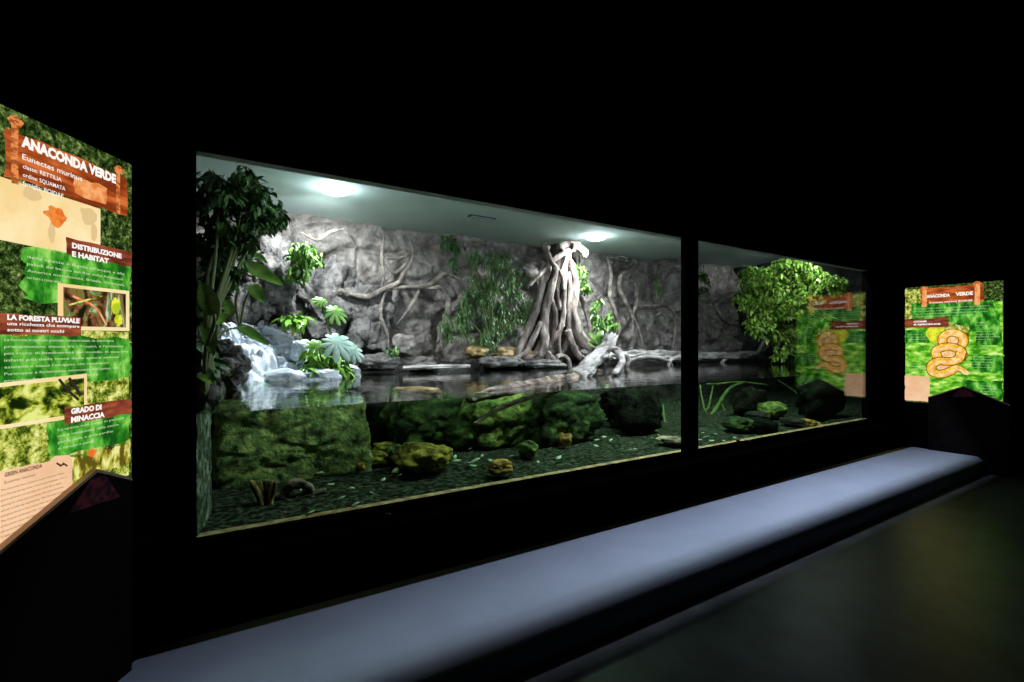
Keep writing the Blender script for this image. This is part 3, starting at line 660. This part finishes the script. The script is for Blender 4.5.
# ================================================================== ROOTS, VINES, LOGS
def tube_obj(name, pts, radii, m, P, parent=None, seg=8, rough=.12, sub=6, seed=0, groove=0.0):
    """pts in photo pixels on planes at P; radii in photo pixels"""
    q = pxpath(pts, P); k = scale_at(pts[0][0], pts[0][2] if len(pts[0]) > 2 else P)*(.6 if name == 'submerged_root' else 1)
    v, f = tube_geo(q, [r_*k for r_ in radii], seg, sub, rough, seed, groove)
    return link_mesh(name, v, f, m, parent)
t0 = atP(568, 356, 6.05)
fig = empty('fig_root_tree', t0, 'tall pale fig trunk of tangled aerial roots against the back wall', 'tree')
PT = 6.15
# core trunk
rings = [(243, 545, 578), (256, 548, 576), (272, 549, 576), (292, 546, 577), (315, 541, 578), (335, 535, 582), (350, 528, 592), (360, 520, 600)]
vs, fs = [], []; n = 28
core = []
for (y, x0, x1) in rings: core.append((y, (x0+x1)/2, (x1-x0)/2))
Yr = []
for a_ in range(len(core)-1):
    for k in range(6):
        t = k/6; Yr.append([core[a_][c]*(1-t)+core[a_+1][c]*t for c in range(3)])
Yr.append(list(core[-1]))
for (y, cx, hw) in Yr:
    c = atP(cx, y, PT+.25); k = scale_at(cx, PT)
    for i in range(n):
        a = i/n*2*math.pi; d = Vector((math.cos(a)*hw*k*.95, math.sin(a)*min(.32, hw*k*.9), 0))
        f_ = 1+.22*noise.noise(Vector((math.cos(a)*3, math.sin(a)*3, y*.02)))+.08*math.sin(a*7+y*.05)
        vs.append(c+d*f_)
for j in range(len(Yr)-1):
    for i in range(n): fs.append((j*n+i, j*n+(i+1) % n, (j+1)*n+(i+1) % n, (j+1)*n+i))
link_mesh('trunk', vs, fs, M['core'], fig)
PR = 5.95
for k, (pts, rd) in enumerate((
    ([(544,262),(543,275),(539,302),(529,327),(521,346),(516,356)], [3,3.2,3.4,3.2,2.6]),
    ([(576,247),(570,250),(555,259),(541,273),(527,288)], [3,2.6,2.2,1.6]),
    ([(544,244),(551,261),(558,270),(562,278),(564,290)], [2.5,2.2,2]),
    ([(566,250),(568,259),(573,273),(575,292),(573,312),(578,333),(588,347),(597,357)], [4,4.2,4.6,5,5.4,5]),
    ([(566,262),(565,280),(564,300),(563,319),(558,339),(560,358)], [2,2.4,2.6,2.4]),
    ([(556,268),(553,284),(547,306),(544,327),(545,343),(540,357)], [3,4,4.2,3.6]),
    ([(568,272),(570,290),(569,306),(568,335),(563,350),(557,360)], [2.4,2.6,2.6,2.8]),
    ([(563,325),(555,337),(545,347),(536,354),(524,359)], [2.4,2.6,2.2]),
    ([(572,246),(579,247),(585,252),(584,257)], [3,3.4,2.4]),
    ([(576,290),(582,300),(586,312),(590,330),(592,350)], [2,2.2,2,1.8]),
    ([(568,330),(572,345),(578,356),(590,362)], [3.6,4,3.4]),
    ([(552,300),(556,315),(554,330),(550,350)], [2,2.4,2]),
    ([(548,246),(546,255),(549,268),(546,282)], [3,3,2]),
    ([(560,245),(566,256),(562,270),(557,288),(560,310)], [2.2,2.4,2]),
    ([(541,322),(533,340),(526,352),(512,360)], [2.4,2.4,1.6]),
    ([(578,338),(590,345),(604,352),(616,360)], [2.6,2.4,1.8]),
    ([(558,246),(570,244),(580,243)], [3,3,2]),
    ([(548,352),(553,358),(557,366),(558,374)], [1.8,2.0,1.8]),
    ([(556,366),(557,357),(564,356),(569,362),(570,370)], [2.2,2.3,2]))):
    tube_obj('aerial_root', pts, rd, M['bark'], PR-.05*(k % 3)-(.12 if k > 16 else 0), fig, 18, .18, 6, k*3.3, .22)

# vines on the wall
PV = 6.2
for k, (pts, rd, lb) in enumerate((
    ([(327,303),(332,297),(340,291),(352,294),(368,297),(384,289),(398,283),(403,274),(411,263),(413,252),(411,239)], [2.2,2.8,2.6,2.2,1.8], 'thick grey vine rising from the left slab to the ceiling'),
    ([(382,290),(396,288),(407,287),(420,287),(431,284),(440,277),(446,274),(455,277),(462,280)], [1.6,2.4,2.6,2], 'horizontal grey vine crossing the wall left of the climbing plant'),
    ([(424,288),(434,288),(441,288),(448,298),(447,315),(441,331),(442,350)], [2,2.6,2.8,2.4], 'long vine dropping to the shore right of the hanging loops'),
    ([(419,290),(414,301),(408,311),(397,324)], [2,2,1.4], 'short slanting vine below the crossing vines'),
    ([(384,255),(390,258),(400,258),(411,254)], [1.4,1.6,1.4], 'short curved vine joining the two upper loops'),
    ([(384,238),(382,252),(382,265),(384,275),(381,288)], [1.6,1.8,1.4], 'thin vine hanging from the ceiling edge left of the loops'),
    ([(386,291),(382,303),(381,318),(387,333),(389,351)], [1.5,1.8,1.5], 'thin vine hanging down to the upright grey stone'),
    ([(409,258),(404,266),(394,273),(387,262),(388,250)], [1.4,1.6,1.2], 'thin looped vine between the upper vines'),
    ([(607,256),(611,273),(610,296),(616,312),(620,329),(615,343)], [1.7,1.9,1.9,1.5], 'long vine just right of the root tree plants'),
    ([(607,257),(619,257),(631,260),(635,264),(628,271),(621,276),(620,290),(631,312),(641,336),(643,352)], [1.5,2,2,1.8], 'hooked vine swinging from the ceiling edge right of the root tree'),
    ([(621,278),(630,280),(636,285),(637,302),(633,316),(634,343)], [1.3,1.6,1.5], 'bent vine inside the hooked vine'),
    ([(659,263),(663,270),(662,280),(659,290)], [1.8,1.6,1.1], 'short dark vine above the small hanging plant'),
    ([(641,305),(655,306),(669,307),(675,316),(675,335),(673,350)], [1.4,1.8,1.8], 'vine bending down beside the post'),
    ([(655,315),(661,314),(665,316),(666,323)], [1.2,1.3,1], 'tiny hooked root on the wall beside the post'),
    ([(712,300),(718,312),(727,322),(738,325)], [1.8,2.4,2], 'dark vine on the wall right of the post'),
    ([(262,222),(268,245),(272,270),(268,300)], [1.5,1.8,1.4], 'thin vine hanging over the tall left boulder'),
    ([(300,232),(318,240),(330,232),(346,228)], [1.4,1.8,1.4], 'thin vine near the ceiling beneath the left spotlight'))):
    rd = [r_*1.15 for r_ in [rd[0]*.5]+rd+[rd[-1]*.3]]
    o = tube_obj('wall_vine', pts, rd, M['vine'], PV if k < 15 else 6.0, None, 8, .14, 6, k*2.1)
    props(o, lb, 'vine', 'vines on the exhibit wall')

# logs on the shore and driftwood
def log(name, pts, rd, m, label, cat='log', P=5.8, rough=.22, seg=14, extra=()):
    q0 = pxpath(pts, P)[0]
    e = empty(name, q0, label, cat)
    tube_obj('stem', pts, rd, m, P, e, 40, rough, 8, len(label), .3)
    for k, (a, rr) in enumerate(extra): tube_obj('branch', a, rr, m, P, e, 8, .15, 6, k+len(label))
    return e
log('driftwood_log', [(612,357),(628,355),(650,355.5),(680,356),(705,356),(730,356),(750,355)], [3.5,4.6,4.8,4.4,4.2,3.8], M['drift'], 'long bleached horizontal log on the shore right of the root tree', P=5.7,
    extra=(([(719,367),(724,360),(732,355),(745,353),(757,353),(762,346),(765,337)], [1.6,2,2.2,2.2,1.8]), ([(762,352),(768,346),(770,340)], [1.3,1.2,.8])))
log('driftwood_log', [(576,378,3.95),(586,369,3.98),(598,356,4.02),(608,345,4.06),(613,338,4.1)], [9,8.4,7.4,6.6,6.2], M['drift'], 'thick bleached log leaning up out of the water with a sawn top', P=4.0, rough=.2, seg=18,
    extra=(([(608,347,4.05),(617,351,4.0),(622,362,3.95),(614,374,3.9)], [3,4,4,3]),))
log('sunken_branch', [(469,399.5,3.0),(484,395,3.1),(505,390.5,3.2),(535,384.5,3.45),(567,378.5,3.8),(600,372,4.3)], [4.2,5.2,5.6,6,6,5], M['sunk'], 'dark waterlogged branch lying at the water line toward the glass', 'branch', P=3.2,
    extra=(([(474,424,3.1),(486,416,3.15),(500,408,3.25),(527,398,3.5),(560,388,3.8)], [1.4,2.0,2.6,3.4,3.6]),))
log('driftwood_log', [(403,368),(425,367),(450,367),(470,366)], [1.8,2.2,2.2,1.6], M['drift'], 'thin pale log lying at the water line below the long vine', P=5.6)
for k, (pts, rd, lb) in enumerate((
    ([(608,358),(613,354),(620,358),(622,366),(616,372)], [2,2.2,2], 'arched pale root at the left end of the long shore log'),
    ([(616,356),(624,354),(629,360),(627,368),(633,372)], [2,2.2,1.8], 'second arched pale root beside the leaning log'),
    ([(629,361),(640,357.5),(652,357),(664,359),(671,364),(673,370)], [1.6,2,2,1.6], 'long low root arch in front of the shore log'),
    ([(668,370),(670,361),(677,357),(688,356)], [1.6,2,1.8], 'small pale root arch left of the post'))):
    props(tube_obj('root_arch', pts, rd, M['drift'], 5.45, None, 8, .15, 6, k), lb, 'root')
# big dark sunken trunk crossing the bed
log('sunken_log', [(555,474,3.4),(600,458,3.6),(650,436,4.0),(700,412,4.6)], [5,8,9,8], surf('black sunken wood', [(.4,(.006,.007,.004)),(.7,(.03,.035,.015))], scale=8, bump=.6), 'black sunken log crossing the bed left of the post', 'log', P=3.8)
# submerged green roots
for k, (pts, rd, lb) in enumerate((
    ([(588,393,4.4),(590,410,4.4),(593,422,4.3),(600,431,4.3)], [1,1.2,1], 'thin olive root hanging under water right of the dark stone'),
    ([(604,411,4.3),(611,419,4.3),(615,425,4.2),(604,430,4.2),(598,433,4.2)], [1,1.3,1], 'kinked olive root rising from the bed beneath the leaning log'),
    ([(663,405,4.2),(664,418,4.1),(668,430,4.0),(669,438,4.0)], [1.6,2.2,2.6], 'upright yellow-green root left of the post'),
    ([(669,436,4.0),(674,428,4.0),(680,426,4.0)], [1.4,1.6,1.2], 'short green root arching toward the post'),
    ([(700,385,4.5),(702,398,4.4),(706,412,4.3),(716,420,4.2)], [1.3,1.5,1.3], 'thin green root just right of the post under water'),
    ([(745,382,4.6),(730,388,4.5),(720,402,4.4),(712,414,4.2),(699,426,4.0)], [2.2,2.6,2.8,2.6], 'thick bright green root curving down from the water line to the bed'),
    ([(713,386,4.6),(711,396,4.5),(708,408,4.4),(700,414,4.4)], [1.3,1.5,1.3], 'green root behind the thick bright root'),
    ([(722,404,4.4),(726,416,4.2),(722,424,4.1),(712,430,4.0)], [1.6,1.8,1.4], 'short green root hooked beneath the thick bright root'),
    ([(778,380,4.8),(790,388,4.7),(800,396,4.6)], [1.2,1.6,1.2], 'olive root slanting at the water line below the tree'),
    ([(707,384,4.6),(716,384,4.6),(740,382,4.6),(768,385,4.6)], [1.4,2,1.6], 'green root lying along the water line right of the post'))):
    props(tube_obj('submerged_root', pts, rd, M['weed'], 4.3, None, 8, .12, 6, k), lb, 'root')
# brown bark stump near the left glass
e = empty('bark_stump', atP(264, 505, 3.25), 'brown fluted bark stump on the pool bed in front of the square block', 'stump')
for k in range(9):
    a = -1+k/4
    tube_obj('bark_ridge', [(266+a*4, 506), (265+a*8, 494), (263+a*13, 481)], [1.8,2.2,2.4,1.6], M['orange_rock'] if k % 2 else M['sunk'], 3.25+.05*math.cos(a*2), e, 6, .2, 4, k)
for k, (pts, lb) in enumerate((
    ([(276,505),(283,492),(295,484),(308,486),(314,496)], 'dark knotted root arch right of the bark stump'),
    ([(285,512),(298,500),(314,494),(326,490)], 'dark low root behind the pale scraps near the left glass'),
    ([(270,500),(282,496),(290,505),(300,510)], 'dark curled root at the foot of the bark stump'))):
    props(tube_obj('sunken_root', pts, [3,4.5,5,4,2.5], M['sunk'], 3.3, None, 10, .35, 6, k+5), lb, 'root')

# ================================================================== FOLIAGE
def leaf_geo(L, W, droop=.25, fold=.18, nseg=4):
    """pointed leaf along +X, lying in XY"""
    vs = [(0,0,0)]; 
    for i in range(1, nseg):
        t = i/nseg; w_ = W*math.sin(math.pi*t**.8)*.5; z = -droop*L*t*t
        vs += [(L*t, w_, z+fold*w_), (L*t, 0, z), (L*t, -w_, z+fold*w_)]
    vs.append((L, 0, -droop*L)); fs = [(0,2,1),(0,3,2)]
    for i in range(nseg-2):
        a = 1+3*i; fs += [(a,a+1,a+4,a+3),(a+1,a+2,a+5,a+4)]
    a = 1+3*(nseg-2); l = len(vs)-1; fs += [(a,a+1,l),(a+1,a+2,l)]
    return [Vector(v) for v in vs], fs
def place(vs, loc, yaw, pitch, roll, s=1.0):
    R_ = Matrix.Rotation(yaw, 3, 'Z') @ Matrix.Rotation(pitch, 3, 'Y') @ Matrix.Rotation(roll, 3, 'X')
    return [loc+R_@(v*s) for v in vs]
def foliage(name, label, cat, clusters, m, L=.09, W=.035, seed=1, stem_to=None, twigs=True, droop=.3, group=None, pitch=(.0, 1.1)):
    """clusters: (px,py,P,rx_px,ry_px,ry_m,count)"""
    rnd = random.Random(seed)
    c0 = clusters[0]
    base = atP(c0[0], c0[1]+c0[4], c0[2]) if stem_to is None else atP(*stem_to)
    e = empty(name, base, label, cat, group)
    F_ = MB(); T = MB()
    for (x, y, P, rx, ry, dm, cnt) in clusters:
        c = atP(x, y, P); k = scale_at(x, P)
        # twigs: short sprays starting from the cluster centre
        nt = max(3, cnt//14); per = max(1, cnt//nt)
        for t in range(nt):
            while True:
                d = Vector((rnd.uniform(-1,1), rnd.uniform(-1,1), rnd.uniform(-1,1)))
                if .15 < d.length < 1: break
            tip = c+Vector((d.x*rx*k, d.y*dm, d.z*ry*k)); root_ = c.lerp(tip, .25)+Vector((0,0,-.3*ry*k*abs(d.x)))
            mid = root_.lerp(tip, .55)+Vector((0,0,.12*ry*k))
            v, f = tube_geo([root_, mid, tip], [.006,.004,.002], 4, 4, 0)
            T.add(v, f)
            for q in range(per):
                tt = rnd.uniform(.2, 1.05)
                p = (root_*(1-tt)**2+mid*2*tt*(1-tt)+tip*tt*tt)+Vector((rnd.gauss(0,.02), rnd.gauss(0,.02), rnd.gauss(0,.02)))
                lv, lf = leaf_geo(L*rnd.uniform(.65,1.25), W*rnd.uniform(.75,1.2), droop)
                F_.add(place(lv, p, rnd.uniform(0, 6.28), rnd.uniform(*pitch), rnd.uniform(-.6,.6)), lf)
        if stem_to is not None:
            v, f = tube_geo([base, base.lerp(c, .5)+Vector((rnd.uniform(-.05,.05), 0, .05)), c], [.014,.01,.006], 6, 6, .1); T.add(v, f)
    F_.build('leaves', m, e, True); T.build('stems', M['stem'], e, True)
    return e
foliage('fig_shrub', 'large dark leafy shrub filling the upper left corner', 'shrub',
    [(218,198,3.8,26,24,.4,700),(250,200,3.9,20,22,.4,500),(266,214,4.1,18,18,.3,380),(218,240,3.9,22,30,.3,600),(240,236,3.9,16,26,.4,300),(275,220,4.2,10,10,.2,110),(246,180,3.9,10,12,.2,160)],
    M['leaf_dark'], .075, .032, 11, (206, 330, 3.5))
foliage('fig_shrub', 'dark trailing shrub low at the left edge of the window', 'shrub',
    [(206,300,3.95,10,34,.25,200),(206,355,3.9,9,24,.25,150),(222,275,3.9,14,18,.3,100)], M['leaf_dark'], .11, .055, 12, (204, 395, 3.4))
foliage('fern', 'bright green fern on the rock below the left spotlight', 'fern',
    [(303,258,5.6,18,17,.25,520),(296,270,5.6,14,14,.2,220)], M['leaf_bright'], .075, .028, 13, (303, 288, 5.7), droop=.5)
foliage('undergrowth_plant', 'dark green low plants behind the cut leaves on the left slope', 'plant',
    [(300,318,5.5,20,8,.15,100),(320,356,5.2,24,10,.15,140),(343,368,5.2,14,7,.15,90),(305,368,5.0,8,5,.1,30)], M['leaf_philo'], .13, .05, 14, (310, 376, 5.3))
foliage('climbing_plant', 'dense narrow-leaved plant climbing the wall left of the root tree', 'climbing plant',
    [(497,262,6.1,24,16,.15,520),(486,290,6.1,32,22,.2,900),(500,318,6.1,28,24,.2,900),(524,312,6.1,18,20,.15,420),(466,318,6.1,22,24,.15,420),(475,258,6.1,16,10,.1,220),(512,285,6.1,24,24,.2,520),(488,338,6.0,26,12,.15,420),(448,330,6.15,14,16,.1,160)],
    M['leaf_mid'], .085, .016, 15, (492, 352, 6.05), droop=.5, pitch=(.4,1.5))
foliage('hanging_plant', 'dark trailing plant at the ceiling edge above the long vine', 'hanging plant',
    [(450,243,6.1,16,8,.15,130),(454,262,6.1,5,16,.08,60)], M['leaf_dark'], .09, .03, 16, (452, 236, 6.2), pitch=(.5,1.5))
foliage('hanging_plant', 'bright plant growing down the right side of the root trunk', 'hanging plant',
    [(583,275,5.95,7,16,.12,120),(584,290,5.9,9,10,.12,110)], M['leaf_bright'], .08, .03, 17, (580, 255, 6.1))
foliage('fern', 'green plant at the foot of the wall right of the root trunk', 'fern',
    [(601,318,6.0,13,14,.2,170),(610,324,5.95,10,8,.2,90),(597,306,6.0,8,9,.1,50)], M['leaf_bright'], .11, .03, 18, (598, 345, 6.05), droop=.5)
foliage('hanging_plant', 'small green plant hanging on the wall left of the post', 'hanging plant',
    [(661,292,6.2,7,10,.1,60),(657,284,6.2,3,8,.08,24)], M['leaf_mid'], .1, .025, 19, (660, 262, 6.3), pitch=(.6,1.5))
foliage('small_plant', 'small pale green plant on the shore stones below the vines', 'plant',
    [(390,350,5.9,8,5,.15,50)], M['leaf_mid'], .07, .03, 20, (390, 356, 6.0))
foliage('hanging_plant', 'dark leaves hanging at the top of the wall right of the post', 'hanging plant',
    [(704,282,6.2,9,18,.15,120)], M['leaf_dark'], .1, .04, 24, (704, 255, 6.58))
foliage('leafy_tree', 'bushy bright green tree filling the right end of the exhibit', 'tree',
    [(768,280,4.9,30,20,.4,1500),(800,272,4.6,28,14,.4,1400),(822,282,4.3,20,12,.4,700),(752,300,5.1,20,20,.3,700),(780,305,4.8,32,22,.4,1400),(762,325,4.9,22,16,.3,700),(790,335,4.8,18,20,.3,700),(806,300,4.5,20,20,.3,700),(815,320,4.5,18,20,.3,400),(778,352,4.8,14,9,.2,160),(748,272,5.2,12,9,.2,260),(790,262,4.5,18,8,.3,500),(838,288,4.1,12,8,.2,120)],
    M['leaf_tree'], .095, .04, 21, (790, 372, 5.0))

# broad single leaves on stalks
def broad_leaf(pts, width, m, parent, name='leaf'):
    """pts: (px,py,P) spine in photo coordinates from stalk to tip, width in px"""
    C = catmull([atP(*p) for p in pts], 6); n = len(C); k = scale_at(pts[0][0], pts[0][2]); vs, fs = [], []
    up = Vector((-.35, -.7, .6)).normalized()
    for i, c in enumerate(C):
        t = i/(n-1); T = (C[min(i+1,n-1)]-C[max(i-1,0)]).normalized(); side = T.cross(up).normalized(); nn = side.cross(T).normalized()
        w_ = width*k*.5*math.sin(math.pi*min(1, .06+t*.94)**.75)**.8
        for j in range(-3, 4):
            s_ = j/3; vs.append(c+side*w_*s_+nn*(abs(s_)*.25*w_+.004*math.sin(t*40)*abs(s_)))
    for i in range(n-1):
        for j in range(6): fs.append((i*7+j, i*7+j+1, i*7+j+8, i*7+j+7))
    return link_mesh(name, vs, fs, m, parent)
e = empty('broad_leaf_plant', atP(204, 392, 3.3), 'plant with large glossy broad leaves at the left edge', 'plant')
for pts, wd in (([(214,315,3.2),(210,303,3.22),(205,291,3.24),(201,282,3.26)], 18), ([(226,300,3.3),(231,312,3.2),(230,318,3.18)], 10), ([(208,328,3.22),(211,342,3.18),(214,356,3.14)], 13),
                ([(202,372,3.3),(207,376,3.2),(214,384,3.2)], 14), ([(226,312,3.3),(221,322,3.25),(212,326,3.2)], 8)): broad_leaf(pts, wd, M['leaf_philo'], e)
v, f = tube_geo([atP(204,392,3.3), atP(206,350,3.2), atP(214,325,3.1), atP(214,315,3.05)], [.012,.01,.006], 6, 6, .1); link_mesh('stalk', v, f, M['stem'], e)
v, f = tube_geo([atP(206,372,3.33), atP(218,335,3.5), atP(245,326,3.9)], [.01,.008,.006], 6, 6, .1); link_mesh('stalk', v, f, M['stem'], e)
e = empty('broad_leaf_plant', atP(240, 330, 4.3), 'plant with long broad leaves arching in front of the tall boulder', 'plant')
for pts, wd in (([(244,262,4.3),(256,270,4.2),(270,278,4.1),(284,286,4.0)], 15), ([(252,285,4.3),(258,294,4.2),(264,303,4.1)], 13), ([(238,326,4.2),(252,334,4.1),(270,346,4.0)], 11), ([(246,258,4.3),(258,256,4.3),(268,264,4.2)], 8)): broad_leaf(pts, wd, M['leaf_philo'], e)
for q in ([(240,330,4.3),(236,300,4.35),(244,262,4.3)], [(240,330,4.3),(244,305,4.35),(252,285,4.3)], [(240,330,4.3),(239,328,4.25),(238,326,4.2)]):
    v, f = tube_geo([atP(*p) for p in q], [.01,.006], 6, 6, .1); link_mesh('stalk', v, f, M['stem'], e)
def cut_leaf(cx, cy, P, r_, m, parent, ang=0.0, name='leaf'):
    """deeply lobed (monstera-like) leaf, r in px"""
    c = atP(cx, cy, P); k = scale_at(cx, P); vs = [c+Vector((0,-.03,0))]; n = 72
    for i in range(n):
        a = i/n*2*math.pi; lob = .45+.55*abs(math.cos(a*5.0))**.6; back = 1-.35*max(0, -math.cos(a))
        rr = r_*k*lob*back; x = rr*math.cos(a+0); z = rr*.8*math.sin(a)
        xr = x*math.cos(ang)-z*math.sin(ang); zr = x*math.sin(ang)+z*math.cos(ang)
        vs.append(c+Vector((xr, .5*zr*.6+.35*rr*.3, zr*.85-.25*rr*rr/(r_*k))))
    return link_mesh(name, vs, [(0, 1+i, 1+(i+1) % n) for i in range(n)], m, parent)
e = empty('cut_leaf_plant', atP(330, 374, 5.2), 'plant with pale deeply cut leaves beside the wet slope', 'plant')
cut_leaf(336, 342, 5.0, 22, M['leaf_pale'], e, -.4, 'pale_leaf'); cut_leaf(352, 350, 5.0, 14, M['leaf_pale'], e, -.9, 'pale_leaf'); cut_leaf(318, 346, 5.05, 13, M['leaf_philo'], e, 2.5)
for q in ([(330,374,5.2),(334,358,5.1),(336,342,5.02)], [(330,374,5.2),(345,362,5.1),(352,350,5.02)], [(330,374,5.2),(322,360,5.1),(318,346,5.07)]):
    v, f = tube_geo([atP(*p) for p in q], [.008,.006], 6, 6, .1); link_mesh('stalk', v, f, M['stem'], e)
e = empty('cut_leaf_plant', atP(330, 332, 5.5), 'bright green deeply cut leaves in front of the broad grey slab', 'plant')
cut_leaf(321, 301, 5.4, 10, M['leaf_bright'], e, 2.6); cut_leaf(334, 311, 5.4, 15, M['leaf_bright'], e, -.7)
for q in ([(330,332,5.5),(331,320,5.45),(334,311,5.42)], [(330,332,5.5),(325,315,5.45),(321,301,5.42)]):
    v, f = tube_geo([atP(*p) for p in q], [.008,.006], 6, 6, .1); link_mesh('stalk', v, f, M['stem'], e)
e = empty('broad_leaf_plant', atP(600, 348, 5.85), 'small plant with round bright leaves behind the leaning log', 'plant')
for pts, wd in (([(598,344,5.85),(594,338,5.8),(588,333,5.8)], 9), ([(599,344,5.85),(600,336,5.8),(603,330,5.8)], 8), ([(598,346,5.85),(592,344,5.8),(588,342,5.8)], 8), ([(600,346,5.85),(606,342,5.8),(609,338,5.8)], 7)): broad_leaf(pts, wd, M['leaf_bright'], e)
# little water plants left and right of the post
foliage('water_plant', 'pale green water plant on the bed left of the post', 'water plant', [(664,434,4.0,14,5,.15,60),(655,437,4.0,10,3,.12,30)], M['weed'], .06, .02, 22, (664, 441, 4.0), pitch=(-.9,.2))
foliage('water_plant', 'pale green water plant on the bed right of the post', 'water plant', [(706,436,3.9,8,6,.12,40)], M['weed'], .06, .02, 23, (706, 444, 3.9), pitch=(-.9,.2))
